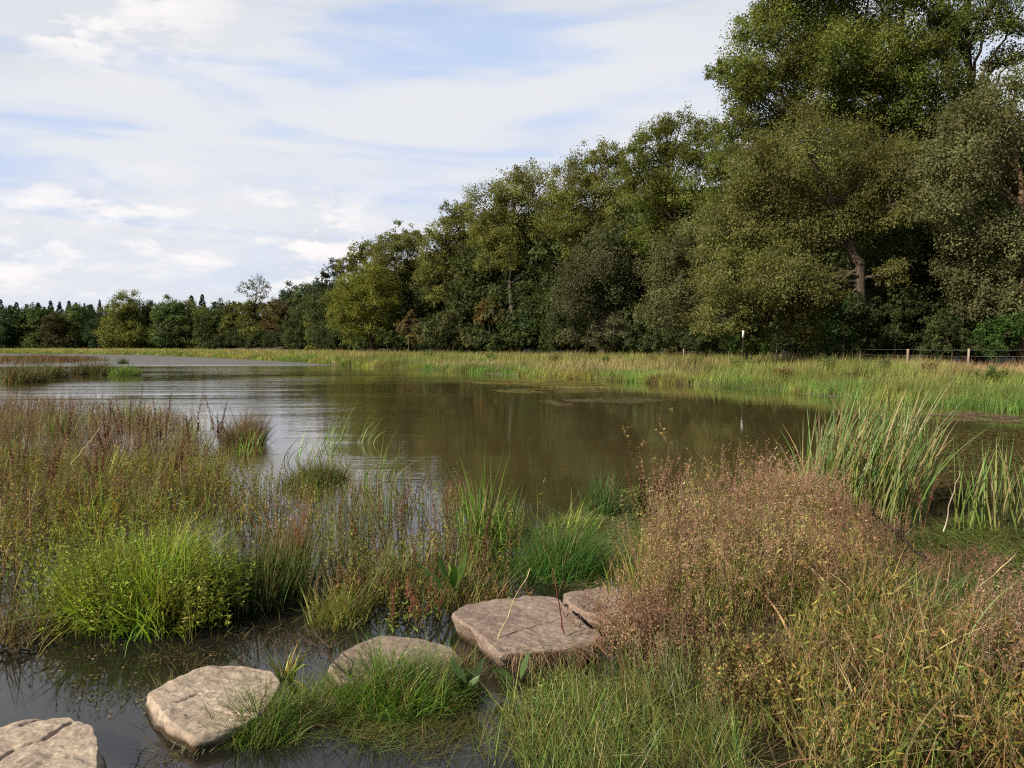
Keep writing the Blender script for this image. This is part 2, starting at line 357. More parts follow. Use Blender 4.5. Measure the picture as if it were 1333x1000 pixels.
def make_world():
    w = bpy.data.worlds.new('World'); SC.world = w; w.use_nodes = True
    nt = w.node_tree; nd, ln = nt.nodes, nt.links; nd.clear()
    sky = nd.new('ShaderNodeTexSky'); sky.sky_type = 'NISHITA'; sky.sun_disc = False
    sky.sun_elevation = R(33); sky.sun_rotation = math.atan2(SUN_DIR.x, SUN_DIR.y); sky.air_density = 1.0; sky.dust_density = .6
    tc = nd.new('ShaderNodeTexCoord'); sp = nd.new('ShaderNodeSeparateXYZ'); ln.new(tc.outputs['Generated'], sp.inputs[0])
    z = math_(nd, ln, 'MAXIMUM', sp.outputs['Z'], 0.0)
    # high veil of cirrus on a plane above
    den = math_(nd, ln, 'ADD', z, .14)
    u = math_(nd, ln, 'DIVIDE', sp.outputs['X'], den); v = math_(nd, ln, 'DIVIDE', sp.outputs['Y'], den)
    cb = nd.new('ShaderNodeCombineXYZ'); ln.new(u, cb.inputs[0]); ln.new(v, cb.inputs[1])
    def noise(vec, scale, det, sc=(1, 1, 1), rot=0., loc=(0, 0, 0), rough=.55, dist=0.):
        mp = nd.new('ShaderNodeMapping'); mp.inputs['Scale'].default_value = sc; mp.inputs['Rotation'].default_value = (0, 0, rot); mp.inputs['Location'].default_value = loc
        ln.new(vec, mp.inputs[0]); t = nd.new('ShaderNodeTexNoise'); t.inputs['Scale'].default_value = scale; t.inputs['Detail'].default_value = det
        t.inputs['Roughness'].default_value = rough; t.inputs['Distortion'].default_value = dist
        ln.new(mp.outputs[0], t.inputs['Vector']); return t.outputs['Fac']
    c1 = noise(cb.outputs[0], .55, 5, (.45, 1.3, 1), R(-24), (1.7, .4, 0), .5, .6)
    c2 = noise(cb.outputs[0], 1.6, 7, (.35, 1.5, 1), R(-30), (4, 2, 0), .6, .8)
    cs = math_(nd, ln, 'ADD', math_(nd, ln, 'MULTIPLY', c1, .75), math_(nd, ln, 'MULTIPLY', c2, .25))
    veil = maprange(nd, ln, cs, .30, .50, .80, 1.0)
    thin = maprange(nd, ln, z, .38, .70, 1, .12)                        # clearer blue overhead
    back = maprange(nd, ln, sp.outputs['Y'], -.5, .15, .12, 1)           # and behind the viewer
    veil = math_(nd, ln, 'MULTIPLY', math_(nd, ln, 'MULTIPLY', veil, thin), back)
    low = maprange(nd, ln, z, .03, .20, .8, 0)                         # milky towards the horizon
    az0 = math_(nd, ln, 'ARCTAN2', sp.outputs['X'], sp.outputs['Y'])
    cz = nd.new('ShaderNodeCombineXYZ'); ln.new(az0, cz.inputs[0]); ln.new(math_(nd, ln, 'MULTIPLY', z, 1.6), cz.inputs[1])
    c3 = noise(cz.outputs[0], 2.6, 7, (.8, 3.4, 1), R(17), (.62, .3, 0), .5, .9)
    c4 = noise(cz.outputs[0], 7, 6, (.8, 3.4, 1), R(24), (.2, .7, 0), .62, .6)
    white = math_(nd, ln, 'MAXIMUM', maprange(nd, ln, math_(nd, ln, 'ADD', math_(nd, ln, 'MULTIPLY', c3, .8), math_(nd, ln, 'MULTIPLY', c4, .2)), .33, .54), low)
    veilcol = mixrgb(nd, ln, 'MIX', white, (5.9, 7.2, 9.8), (8.6, 8.8, 9.3))
    # heaped clouds low over the left shore
    az = math_(nd, ln, 'ARCTAN2', sp.outputs['X'], sp.outputs['Y'])
    ce = nd.new('ShaderNodeCombineXYZ'); ln.new(az, ce.inputs[0]); ln.new(math_(nd, ln, 'MULTIPLY', z, 2.1), ce.inputs[1])
    k1 = noise(ce.outputs[0], 9.0, 9, (.8, 1, 1), 0, (.35, .1, 0), .6, .2)
    k2 = noise(ce.outputs[0], 9.0, 9, (.8, 1, 1), 0, (.37, .06, 0), .6, .2)
    band = math_(nd, ln, 'MULTIPLY', maprange(nd, ln, z, .02, .07), maprange(nd, ln, z, .15, .23, 1, 0))
    band = math_(nd, ln, 'MULTIPLY', band, maprange(nd, ln, az, -.30, .05, 1, 0))
    high = math_(nd, ln, 'MULTIPLY', maprange(nd, ln, z, .27, .34), maprange(nd, ln, az, -.50, -.22, 1, 0))
    high = math_(nd, ln, 'MULTIPLY', high, maprange(nd, ln, az, -1.4, -.9))
    wh = math_(nd, ln, 'MAXIMUM', band, high)
    cum = math_(nd, ln, 'MULTIPLY', maprange(nd, ln, k1, .43, .66), wh)
    shade = maprange(nd, ln, math_(nd, ln, 'SUBTRACT', k1, k2), -.06, .06, .0, 1)
    grey = mixrgb(nd, ln, 'MIX', shade, (7.6, 7.9, 8.7), (11.0, 10.5, 10.3))
    dusk = maprange(nd, ln, z, .0, .055, 1, 0)
    bank = math_(nd, ln, 'MULTIPLY', math_(nd, ln, 'MULTIPLY', dusk, maprange(nd, ln, noise(ce.outputs[0], 3.5, 5, (1, 2, 1), 0, (2, 0, 0)), .42, .62)), .8)
    base = mixrgb(nd, ln, 'MIX', veil, sky.outputs[0], veilcol)
    base = mixrgb(nd, ln, 'MIX', bank, base, (5.4, 6.0, 7.4))
    col = mixrgb(nd, ln, 'MIX', cum, base, grey)
    bg = nd.new('ShaderNodeBackground'); bg.inputs['Strength'].default_value = .060; ln.new(col, bg.inputs[0])
    out = nd.new('ShaderNodeOutputWorld'); ln.new(bg.outputs[0], out.inputs[0])
make_world()
SC.view_settings.view_transform = 'Standard'; SC.view_settings.look = 'None'; SC.view_settings.exposure = 0.65; SC.view_settings.gamma = 1
SC.render.engine = 'CYCLES'
SC.cycles.filter_width = 1.15; SC.cycles.use_denoising = False
SC.cycles.max_bounces = 8; SC.cycles.diffuse_bounces = 5; SC.cycles.glossy_bounces = 3; SC.cycles.transmission_bounces = 6

# ------------------------------------------------------------------ ground and water
def grid(name, xs, ys, zf, mat, kind='structure'):
    X, Y = np.meshgrid(xs, ys); Z = zf(X, Y)
    V = np.stack([X, Y, Z], 2).reshape(-1, 3); nx = len(xs); ny = len(ys)
    i = (np.arange(ny - 1)[:, None] * nx + np.arange(nx - 1)[None, :])
    q = np.stack([i, i + 1, i + nx + 1, i + nx], 2).reshape(-1, 4)
    g = Geo(); g.add(V, q, np.array([.1, .1, .1])); o = g.build(name, mat, smooth=True); o['kind'] = kind; return o
xs = np.concatenate([-np.geomspace(2500, 10, 60), np.linspace(-9.9, 9.9, 160), np.geomspace(10, 2500, 60)])
ys = np.concatenate([np.linspace(-60, 1, 12), np.linspace(1.3, 16, 130), np.geomspace(16.2, 3000, 150)])
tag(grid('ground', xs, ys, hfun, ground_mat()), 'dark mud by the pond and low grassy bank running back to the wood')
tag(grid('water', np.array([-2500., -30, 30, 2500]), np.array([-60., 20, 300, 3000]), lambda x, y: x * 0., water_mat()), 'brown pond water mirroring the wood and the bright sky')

# ------------------------------------------------------------------ stones
def stone(pxs, ztop, col, label, seed, tilt=(0, 0), bottom=-.14, under=.05, cracks=()):
    P = np.array([at(a, b, ztop)[:2] for a, b in pxs]); c = P.mean(0); L = P - c
    ang = np.arctan2(L[:, 1], L[:, 0]); rad = np.hypot(L[:, 0], L[:, 1]); o = np.argsort(ang); ang, rad = ang[o], rad[o]
    nt_, ns = 300, 110
    th = np.linspace(-np.pi, np.pi, nt_, endpoint=False)
    # straight edges between the corners
    Rr = np.zeros(nt_); m = len(ang)
    for k in range(m):
        a0, a1 = ang[k], ang[(k + 1) % m] + (2 * np.pi if k == m - 1 else 0)
        p0 = rad[k] * np.array([np.cos(a0), np.sin(a0)]); p1 = rad[(k + 1) % m] * np.array([np.cos(a1), np.sin(a1)])
        for j, t in enumerate(th):
            for tt in (t, t + 2 * np.pi):
                if a0 <= tt <= a1:
                    d = np.array([np.cos(tt), np.sin(tt)]); e = p1 - p0
                    den = d[0] * e[1] - d[1] * e[0]
                    if abs(den) > 1e-9: Rr[j] = (p0[0] * e[1] - p0[1] * e[0]) / den
    kk = np.array([.1, .2, .4, .2, .1]); Rr = sum(np.roll(Rr, i - 2) * kk[i] for i in range(5))
    V = []
    hgt = ztop - bottom
    for i in range(ns):
        s = i / (ns - 1)
        if s < .62: f = s / .62; r = f * .965; dz = 0; out = 0
        else:
            u = (s - .62) / .38
            r = .965 + .035 * math.sin(min(u / .22, 1) * math.pi / 2); dz = -.03 * (1 - math.cos(min(u / .22, 1) * math.pi / 2)) - max(0, u - .22) / .78 * (hgt - .03)
            out = max(0, u - .22) * under
        for j in range(nt_):
            x = np.cos(th[j]) * (Rr[j] * r + out); y = np.sin(th[j]) * (Rr[j] * r + out)
            V.append((x, y, dz + tilt[0] * x + tilt[1] * y))
    V = np.array(V)
    W = np.zeros_like(V)
    CR = [[at(a, b, ztop)[:2] - c for a, b in ck] for ck in cracks]
    for k, p in enumerate(V):
        q = Vector((p[0] * 2.2 + seed * 3.1, p[1] * 2.2, p[2] * 3))
        n1 = mnoise.fractal(q, 1.0, 2.0, 4)
        lay = mnoise.fractal(Vector((p[0] * 2.5 + seed, p[1] * 4.5, p[2] * 14)), .8, 2.1, 4)
        fine = mnoise.fractal(Vector((p[0] * 14, p[1] * 18 + seed, p[2] * 20)), .9, 2.0, 3)
        chip = max(0, mnoise.noise(Vector((p[0] * 5 + 7 * seed, p[1] * 5, p[2] * 6))) - .25)
        rr = math.hypot(p[0], p[1]) + 1e-6; edge = min(1, max(0, -p[2] / .05)) if p[2] < 0 else 0
        W[k] = (p[0] / rr * (.018 * lay * edge - .05 * chip * edge + .02 * n1), p[1] / rr * (.018 * lay * edge - .05 * chip * edge + .02 * n1),
                .016 * n1 * .6 + .006 * fine + .010 * lay - .03 * chip * (rr / max(rad) > .75))
    for ck in CR:                                        # splits along the bedding
        for p0, p1 in zip(ck[:-1], ck[1:]):
            e = p1 - p0; t = np.clip(((V[:, :2] - p0) @ e) / (e @ e), 0, 1); dd = np.linalg.norm(V[:, :2] - p0 - t[:, None] * e, axis=1) + .012 * (fbm(V[:, 0] * 25, V[:, 1] * 25, 2) - .5)
            W[:, 2] -= .022 * np.exp(-(dd / .009) ** 2) * (V[:, 2] > -.05) + 0
    V = V + W; V[:, :2] += c; V[:, 2] += ztop
    i = (np.arange(ns - 1)[:, None] * nt_ + np.arange(nt_)[None, :]); j = (np.arange(ns - 1)[:, None] * nt_ + (np.arange(nt_)[None, :] + 1) % nt_)
    q = np.stack([i, i + nt_, j + nt_, j], 2).reshape(-1, 4)
    g = Geo(); g.add(V, q, np.array(col[0])); ob = g.build('stepping_stone', rock_mat('stone_' + str(seed), *col), loc=np.array([c[0], c[1], 0.]), smooth=True)
    return tag(ob, label, 'stone', 'stepping stones at the water edge')
TAN = ((.30, .235, .175), (.38, .305, .23), (.15, .115, .09)); PINK = ((.20, .145, .115), (.27, .205, .16), (.09, .068, .055))
stone([(190, 903), (215, 890), (268, 868), (305, 865), (356, 872), (367, 888), (345, 924), (305, 945), (250, 960), (222, 938)], .085, TAN, 'flat pale stone slab with a lit left side lying in open water', 1, (0, .02), cracks=[[(245, 930), (290, 926), (335, 930)], [(232, 912), (258, 903)]])
stone([(-60, 985), (-5, 948), (40, 936), (88, 934), (118, 950), (130, 975), (128, 1015), (90, 1050), (-60, 1070)], .12, TAN, 'weathered stone with a dark crack, cut off by the bottom left corner', 2, cracks=[[(-20, 998), (20, 975), (60, 962), (92, 942)], [(30, 946), (48, 940), (60, 936)]])
stone([(428, 866), (450, 845), (492, 828), (545, 830), (590, 842), (606, 862), (590, 884), (520, 890), (450, 886)], .085, PINK, 'rounded stone half buried behind the green grass tuft', 3, (0, .03))
stone([(588, 800), (606, 789), (642, 781), (702, 776), (727, 780), (748, 800), (786, 826), (770, 838), (716, 846), (650, 850), (634, 836), (610, 816)], .14, PINK, 'largest reddish stone slab with roots hanging from its broken front edge', 4, (-.01, .01), -.2, -.16)
stone([(733, 772), (788, 760), (840, 764), (870, 790), (820, 806), (765, 798), (742, 786)], .13, PINK, 'reddish stone partly hidden by the tan bush', 5)

# ------------------------------------------------------------------ trees
def tube(G, pts, r0, r1, col, k=7):
    pts = np.asarray(pts, float); n = len(pts)
    T = np.gradient(pts, axis=0); T = unit(T)
    ref = np.tile(np.array([.31, .95, .07]), (n, 1)); A = unit(np.cross(T, ref)); B = np.cross(T, A)
    rr = np.linspace(r0, r1, n)[:, None, None]
    a = np.linspace(0, 2 * np.pi, k, endpoint=False)
    V = pts[:, None] + rr * (A[:, None] * np.cos(a)[None, :, None] + B[:, None] * np.sin(a)[None, :, None])
    i = np.arange(n - 1)[:, None] * k + np.arange(k)[None]; j = np.arange(n - 1)[:, None] * k + (np.arange(k)[None] + 1) % k
    G.add(V.reshape(-1, 3), np.stack([i, j, j + k, i + k], 2).reshape(-1, 4), np.array(col))
def bez(a, b, c, n=8):
    t = np.linspace(0, 1, n)[:, None]; return (1 - t) ** 2 * a + 2 * t * (1 - t) * b + t * t * c
def wob(p, s):
    p = p.copy(); p[1:-1] += rng.normal(0, s, p[1:-1].shape); return p
def lobe_leaves(G, c, r, leaf, col, dens, droop=.0, flat=.85):
    r = r * 1.1; area = leaf * leaf * .36
    n = int(dens * 4 * math.pi * r * r * flat / area)
    nc = max(14, int(40 * min(2.5, max(.6, r / (leaf * 9)))))
    st = np.array([rng.uniform(.8, 1.15), rng.uniform(.8, 1.15), flat * rng.uniform(.9, 1.35)])   # every bough its own shape
    d = unit(rng.standard_normal((nc, 3))); q = rng.uniform(.35, 1.0, nc) ** .7 * np.where(rng.random(nc) < .22, rng.uniform(1.0, 1.35, nc), 1.0)
    d[:, 2] = np.where(d[:, 2] < -.5, d[:, 2] * .6, d[:, 2])
    cc = c + d * (q * r)[:, None] * st
    cr = r * rng.uniform(.09, .30, nc) * np.where(q > 1, .6, 1)
    w = cr ** 1.8; idx = rng.choice(nc, n, p=w / w.sum())
    off = rng.standard_normal((n, 3)) * cr[idx][:, None] * np.array([.58, .58, .50 + droop * .5])
    p = cc[idx] + off
    p[:, 2] = np.maximum(p[:, 2], .62 + .2 * rng.random(n))
    tone = np.exp(.17 * rng.standard_normal(nc))[idx][:, None]
    colr = jit(np.asarray(col) * tone, n, .11, .05)
    nrm = unit(d[idx] * .55 + np.array([0, 0, .55]) + rng.standard_normal((n, 3)) * .42)
    dr = rng.standard_normal((n, 3)) + d[idx] * .4 + np.array([0, 0, -.35 - droop])
    L = leaf * rng.uniform(.65, 1.3, n)
    cards(G, p, dr, L, L * rng.uniform(.55, .85, n), colr, nrm)
    return cc, cr
GREY = np.array([.085, .072, .055]); BROWN = np.array([.075, .055, .038])
def tree(name, label, D, basepx, lobes, col, leafpx=3.4, dens=.8, cat='tree', group=None, trunk=.32, bark_col=BROWN, mat=None, ddy=.55, lean=0., droop=0., twig=True, forkpy=None):
    mat = mat or M_LEAF
    zb = .55
    b = at_depth(basepx, 450, D); b[2] = float(hfun(np.array([b[0]]), np.array([b[1]]))[0]) - .05
    root = empty(name, b, label, cat, group)
    G = Geo(); leaf = leafpx * .82 * D / 1000.
    L3 = []
    for lb in lobes:
        px, py, r = lb[:3]; rm = r * D / 1000.
        dy = lb[3] if len(lb) > 3 else rng.uniform(-ddy, ddy) * rm * 1.6
        c = at_depth(px, py, D + dy); c[2] = max(c[2], .8 + .35 * rm)
        L3.append((c, rm))
    top = max(c[2] for c, r in L3)
    zf = b[2] + (top - b[2]) * .38
    if forkpy is not None: zf = at_depth(basepx, forkpy, D)[2]
    fork = np.array([b[0] + lean, b[1], max(zf, b[2] + .3)])
    TG = Geo()
    tube(TG, wob(bez(b - [0, 0, .3], (b + fork) / 2 + [lean * .2, 0, 0], fork, 7), trunk * .12), trunk * 1.25, trunk * .72, bark_col, 9)
    hi = max(L3, key=lambda q: q[0][2])[0]
    tube(TG, wob(bez(fork, fork * .5 + hi * .5 + [0, 0, .5], hi, 8), trunk * .25), trunk * .74, trunk * .16, bark_col, 7)
    TG.build('trunk', M_BARK, root, loc=b, smooth=True)
    for c, rm in L3:
        cc, cr = lobe_leaves(G, c, rm, leaf, col, dens, droop)
        if twig:
            BG = Geo()
            s = b + (fork - b) * rng.uniform(.75, 1.0) if c[2] < fork[2] + .5 else fork + (hi - fork) * np.clip((c[2] - fork[2]) / max(hi[2] - fork[2], .1) - .3, 0, .85)
            mid = s * .5 + c * .5 + np.array([0, 0, .12 * np.linalg.norm(c - s)])
            tube(BG, wob(bez(s, mid, c, 8), trunk * .2), trunk * .30, trunk * .10, bark_col, 6)
            for k in rng.choice(len(cc), min(9, len(cc)), replace=False):
                e = cc[k]; tube(BG, wob(bez(c - (c - s) * .15, (c + e) / 2 + [0, 0, .1 * rm], e, 5), .04 * rm), trunk * .15, trunk * .05, bark_col, 4)
            BG.build('branch', M_BARK, root, loc=b, smooth=True)
    G.build('crown', mat, root, loc=b)
    return root

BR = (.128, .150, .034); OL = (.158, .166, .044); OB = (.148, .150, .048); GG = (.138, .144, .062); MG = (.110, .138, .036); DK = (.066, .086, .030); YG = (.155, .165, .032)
tree('poplar_tree', 'tallest green poplar rising past the top of the picture', 54, 1105,
     [(1010, 70, 56), (1060, 30, 60), (1120, 20, 62), (1180, 45, 55), (958, 98, 24), (935, 92, 15), (975, 118, 26), (1000, 140, 50), (1065, 125, 60), (1130, 135, 60), (1190, 140, 50), (1120, -55, 70), (1050, -40, 55), (1190, -45, 60), (1035, 195, 45), (1100, 200, 50), (1165, 205, 45), (985, 40, 26), (1020, 5, 35), (1010, 205, 46), (962, 165, 28), (1090, 245, 50), (952, 212, 28), (1150, 90, 50), (1090, 80, 50)],
     BR, 3.4, .95, trunk=.45, forkpy=330)
tree('poplar_tree', 'thin crowned poplar with sky showing between its upper branches at the right edge', 52, 1275,
     [(1235, 20, 36), (1285, 10, 40), (1325, 20, 34), (1255, -50, 50), (1330, -45, 50), (1225, 105, 34), (1265, 125, 26), (1318, 72, 20), (1290, 85, 13), (1345, 100, 30), (1240, 70, 24), (1255, 50, 30), (1285, 145, 34), (1240, 140, 34), (1210, 60, 36)],
     MG, 3.4, .66, trunk=.42, forkpy=250, lean=-.4)
tree('oak_tree', 'broad olive brown oak with dark forked trunk showing through its middle', 47, 1118,
     [(985, 225, 48), (1050, 200, 58), (1120, 215, 58), (958, 290, 46), (1010, 290, 56), (1065, 290, 52), (930, 350, 36), (965, 365, 48), (1020, 370, 50), (985, 420, 40), (1045, 425, 34), (935, 415, 36), (1110, 285, 40), (1165, 265, 40), (1180, 215, 40), (1075, 380, 30), (960, 445, 22), (1040, 395, 42), (1160, 360, 22)],
     OB, 3.3, .78, trunk=.42, forkpy=345, bark_col=(.06, .045, .032))
tree('maple_tree', 'grey green maple with drooping leaf sprays at the right edge before the poplar', 43, 1336,
     [(1310, 150, 50), (1255, 215, 52), (1315, 240, 60), (1225, 265, 34), (1265, 300, 46), (1320, 320, 48), (1285, 365, 42), (1245, 345, 28), (1265, 400, 26), (1330, 390, 34), (1215, 215, 30), (1360, 200, 60), (1250, 165, 34), (1370, 300, 50)],
     GG, 3.8, .78, trunk=.38, forkpy=330, bark_col=(.15, .10, .06), droop=.3)
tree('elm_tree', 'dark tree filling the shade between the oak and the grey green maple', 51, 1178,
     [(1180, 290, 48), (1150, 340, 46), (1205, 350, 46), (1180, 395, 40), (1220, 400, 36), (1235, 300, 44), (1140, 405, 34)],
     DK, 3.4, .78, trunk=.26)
tree('poplar_tree', 'bright green twin topped poplar left of the tallest poplar', 74, 885,
     [(880, 180, 30), (850, 195, 30), (912, 195, 32), (925, 175, 20), (825, 210, 24), (870, 235, 42), (910, 250, 38), (840, 250, 34), (885, 285, 40), (850, 305, 32), (920, 300, 36), (815, 235, 20), (865, 165, 18)],
     BR, 2.9, .78, trunk=.36)
tree('willow_tree', 'grey leaved willow beneath the bright twin topped poplar', 67, 905,
     [(905, 330, 36), (875, 365, 38), (925, 375, 34), (900, 410, 36), (860, 410, 28), (935, 420, 26), (885, 440, 22), (925, 300, 24), (870, 330, 24)],
     GG, 3.2, .78, trunk=.3, droop=.4)
tree('ash_tree', 'dark grey green ash with shaded trunk in the middle of the wood', 80, 785,
     [(785, 345, 32), (755, 360, 34), (805, 375, 36), (770, 400, 34), (810, 415, 30), (742, 395, 26), (790, 315, 28), (830, 345, 30), (838, 390, 30), (790, 440, 20), (745, 430, 22)],
     (.090, .098, .046), 3.0, .78, trunk=.34, droop=.2)
tree('poplar_tree', 'olive green poplar with pointed top left of the twin topped poplar', 88, 772,
     [(792, 205, 22), (765, 225, 32), (800, 240, 32), (735, 245, 28), (815, 280, 34), (775, 275, 36), (740, 285, 32), (800, 310, 32), (755, 320, 28), (775, 205, 14)],
     OL, 2.7, .78, trunk=.36)
tree('willow_tree', 'pale olive willow with leaning bare limbs near the middle of the wood', 96, 672,
     [(668, 250, 30), (700, 250, 32), (640, 268, 30), (725, 268, 26), (655, 300, 32), (690, 295, 34), (720, 310, 28), (630, 310, 24), (665, 330, 26), (700, 340, 24), (640, 340, 20), (672, 232, 13), (725, 340, 22)],
     OL, 2.7, .78, trunk=.3, bark_col=GREY, lean=-.8, forkpy=370)
tree('oak_tree', 'olive oak between the willow with bare limbs and the lower trees', 108, 600,
     [(588, 282, 16), (605, 280, 22), (578, 302, 22), (625, 300, 24), (600, 315, 26), (565, 325, 20), (630, 330, 24), (590, 350, 24), (560, 355, 20), (620, 365, 22), (575, 378, 20)],
     OL, 2.5, .78, trunk=.32)
tree('lime_tree', 'brownish olive lime tree sloping down behind the front dome shaped tree', 116, 535,
     [(545, 312, 17), (520, 318, 18), (500, 330, 18), (540, 338, 22), (515, 348, 22), (560, 345, 18), (485, 345, 16), (545, 370, 20), (525, 382, 18), (500, 370, 18), (556, 392, 16)],
     OB, 2.4, .78, trunk=.3)
tree('beech_tree', 'dome shaped yellow green beech standing forward over the shore', 112, 484,
     [(462, 375, 24), (485, 365, 26), (442, 395, 20), (470, 400, 26), (500, 390, 24), (445, 420, 20), (480, 425, 22), (505, 415, 20), (435, 410, 12), (460, 440, 14), (495, 440, 12)],
     YG, 2.4, .78, trunk=.3)
tree('ivy_tree', 'ivy covered dark green tree beside the bare limbed willow', 92, 712,
     [(705, 370, 20), (712, 400, 22), (700, 430, 20), (725, 425, 20), (690, 400, 16), (735, 385, 18)], (.062, .090, .024), 2.7, .78, trunk=.28)
tree('pine_tree', 'dark topped pine at the left end of the near wood', 150, 432,
     [(437, 345, 11), (428, 355, 11), (445, 352, 9), (420, 368, 9), (440, 368, 12), (430, 380, 12), (416, 385, 9)], (.040, .052, .024), 2.2, .7, trunk=.25, twig=False)
for lab, D, bx, lobes, col in [
    ('tree with dull green crown behind the shoulder of the wood', 125, 455, [(465, 330, 14), (480, 325, 14), (452, 345, 13), (470, 350, 16), (490, 345, 14)], OL),
    ('tree with round crown just behind the dome shaped beech', 130, 508, [(505, 315, 13), (520, 305, 14), (495, 330, 14), (530, 318, 13)], MG),
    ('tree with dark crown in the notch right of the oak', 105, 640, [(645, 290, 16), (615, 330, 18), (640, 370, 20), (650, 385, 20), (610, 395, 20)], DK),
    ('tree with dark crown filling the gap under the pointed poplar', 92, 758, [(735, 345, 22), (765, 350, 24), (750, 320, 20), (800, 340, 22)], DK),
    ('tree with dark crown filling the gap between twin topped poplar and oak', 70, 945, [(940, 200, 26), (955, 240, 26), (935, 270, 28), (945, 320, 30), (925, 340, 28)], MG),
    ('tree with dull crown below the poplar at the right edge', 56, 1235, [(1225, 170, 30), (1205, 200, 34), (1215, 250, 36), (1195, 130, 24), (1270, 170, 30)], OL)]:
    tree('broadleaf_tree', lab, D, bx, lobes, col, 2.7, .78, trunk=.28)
# shrubs along the edge of the wood
for nm, lab, D, bx, lobes, col in [
    ('hazel_shrub', 'light green shrub under the oak behind the fence', 46, 972, [(965, 432, 20), (955, 445, 16), (985, 448, 16), (972, 415, 14)], (.085, .125, .03)),
    ('hazel_shrub', 'dark green shrub beneath the forked oak trunk', 45.5, 1098, [(1090, 425, 22), (1115, 440, 22), (1080, 450, 16), (1130, 420, 20), (1105, 400, 16)], (.05, .075, .026)),
    ('hazel_shrub', 'shrub in deep shade right of the forked oak trunk', 47, 1165, [(1160, 440, 20), (1185, 430, 22), (1205, 445, 20), (1175, 400, 20)], DK),
    ('elder_shrub', 'fresh green shrub behind the last fence posts on the right', 41.5, 1298, [(1285, 435, 20), (1310, 440, 20), (1295, 455, 16), (1320, 425, 18), (1270, 450, 12)], (.055, .095, .024)),
    ('elder_shrub', 'shrub with dark leaves left of the fresh green shrub', 44, 1240, [(1230, 445, 18), (1250, 440, 18), (1220, 425, 16)], DK),
    ('willow_shrub', 'pale green bushy willow shrub at the foot of the oak by the shore', 96, 590, [(580, 425, 20), (605, 432, 18), (560, 435, 16), (620, 440, 16), (595, 445, 16)], (.095, .108, .042)),
    ('willow_shrub', 'rusty leaved shrub above the pale willow shrub', 98, 636, [(640, 402, 16), (628, 412, 14), (652, 415, 16)], (.15, .108, .036)),
    ('willow_shrub', 'pink brown shrub next to the dome shaped beech', 98, 532, [(535, 415, 12), (525, 428, 13), (542, 438, 13)], (.14, .112, .05)),
    ('willow_shrub', 'low mid green shrub right of the pale willow shrub', 92, 662, [(655, 440, 14), (675, 435, 16), (640, 448, 12)], (.07, .095, .03)),
    ('willow_shrub', 'silvery shrub with hanging leaves between two dark trunks', 76, 795, [(800, 430, 20), (790, 445, 16), (770, 440, 14), (815, 445, 12)], (.11, .115, .06)),
    ('willow_shrub', 'dark shrub under the ivy covered tree', 88, 735, [(730, 440, 16), (750, 445, 14), (715, 448, 12)], DK),
    ('willow_shrub', 'round shrub under the grey leaved willow', 64, 872, [(868, 440, 18), (890, 448, 14), (850, 446, 14)], (.06, .08, .03)),
    ('willow_shrub', 'low green shrub at the foot of the dome shaped beech', 105, 505, [(500, 440, 12), (520, 445, 12), (470, 447, 10)], (.075, .10, .03)),
    ('willow_shrub', 'shrub at the wood edge left of the light green shrub', 58, 925, [(915, 440, 18), (935, 446, 16), (900, 446, 14)], (.055, .07, .026))]:
    tree(nm, lab, D, bx, lobes, col, 3.3, .95, 'shrub', None, .07, BROWN)

# distant trees across the lake: hand placed, one crown each
def far_tree(label, px, top, hw, D, col, name='broadleaf_tree', dens=1.0, group=None, low=452):
    lob = [(px, top + hw * .55, hw * .66)]
    y = top + hw * .9
    while y < low:
        lob += [(px - hw * .42, y, hw * .66), (px + hw * .42, y + hw * .15, hw * .66)]; y += hw * .62
    return tree(name, label, D, px, lob, col, 2.3, dens, 'tree', group, .25, BROWN, M_FAR, twig=False)
FG = 'trees along the far shore'
FD = (.050, .075, .038); FM = (.080, .110, .036); FO = (.12, .125, .036); FB = (.135, .150, .036)
for a in [('dark bluish tree at the left edge on the far shore', 8, 402, 22, 262, FD), ('tree with pale green top on the far shore near the left edge', 48, 398, 22, 262, FM),
          ('low brownish rounded tree in front on the far shore', 72, 408, 15, 250, (.085, .075, .035)), ('mid green tree right of the low brownish one on the far shore', 100, 397, 19, 258, FM),
          ('small dark rounded tree left of the big bright far tree', 128, 412, 15, 250, FD), ('big broad bright green tree on the far shore', 166, 384, 30, 240, FB),
          ('dark domed tree right of the big bright far tree', 222, 386, 24, 235, FM), ('yellowish olive tree on the far shore behind a rounded green one', 250, 392, 20, 238, FO),
          ('rounded mid green tree standing forward on the far shore', 276, 400, 21, 225, FM), ('slim light green tree on the far shore right of the rounded one', 306, 394, 16, 222, FO),
          ('tree with olive crown below the airy tall far tree', 333, 388, 20, 215, FO), ('rust brown tree on the far shore', 362, 390, 20, 205, (.115, .092, .038)),
          ('dark tree behind the rust brown far tree', 376, 374, 20, 214, FD), ('leafy tree between the rust brown tree and the near wood', 400, 372, 20, 185, FM),
          ('low bushy tree on the shore under the near end of the wood', 388, 415, 16, 185, FM), ('low olive tree at the foot of the dark topped pine', 418, 400, 18, 160, OL),
          ('dark tree between the bright far tree and its domed neighbour', 197, 393, 16, 246, FD), ('dark tree at the far left behind the pale topped one', 28, 404, 18, 268, FD),
          ('dark green tree behind the small rounded far tree', 116, 400, 17, 266, FD), ('dull tree beyond the yellowish olive far tree', 292, 392, 17, 242, FD), ('dark crown left of the pine above the rust brown tree', 412, 366, 15, 192, FD)]:
    far_tree(*a, group=FG)
tree('birch_tree', 'tall airy tree with sky showing through above the far shore', 216, 330, [(322, 372, 9), (336, 368, 10), (347, 374, 8), (328, 382, 9), (342, 384, 9), (314, 378, 6)], (.085, .09, .045), 2.0, .30, 'tree', FG, .22, GREY, M_FAR, twig=False)
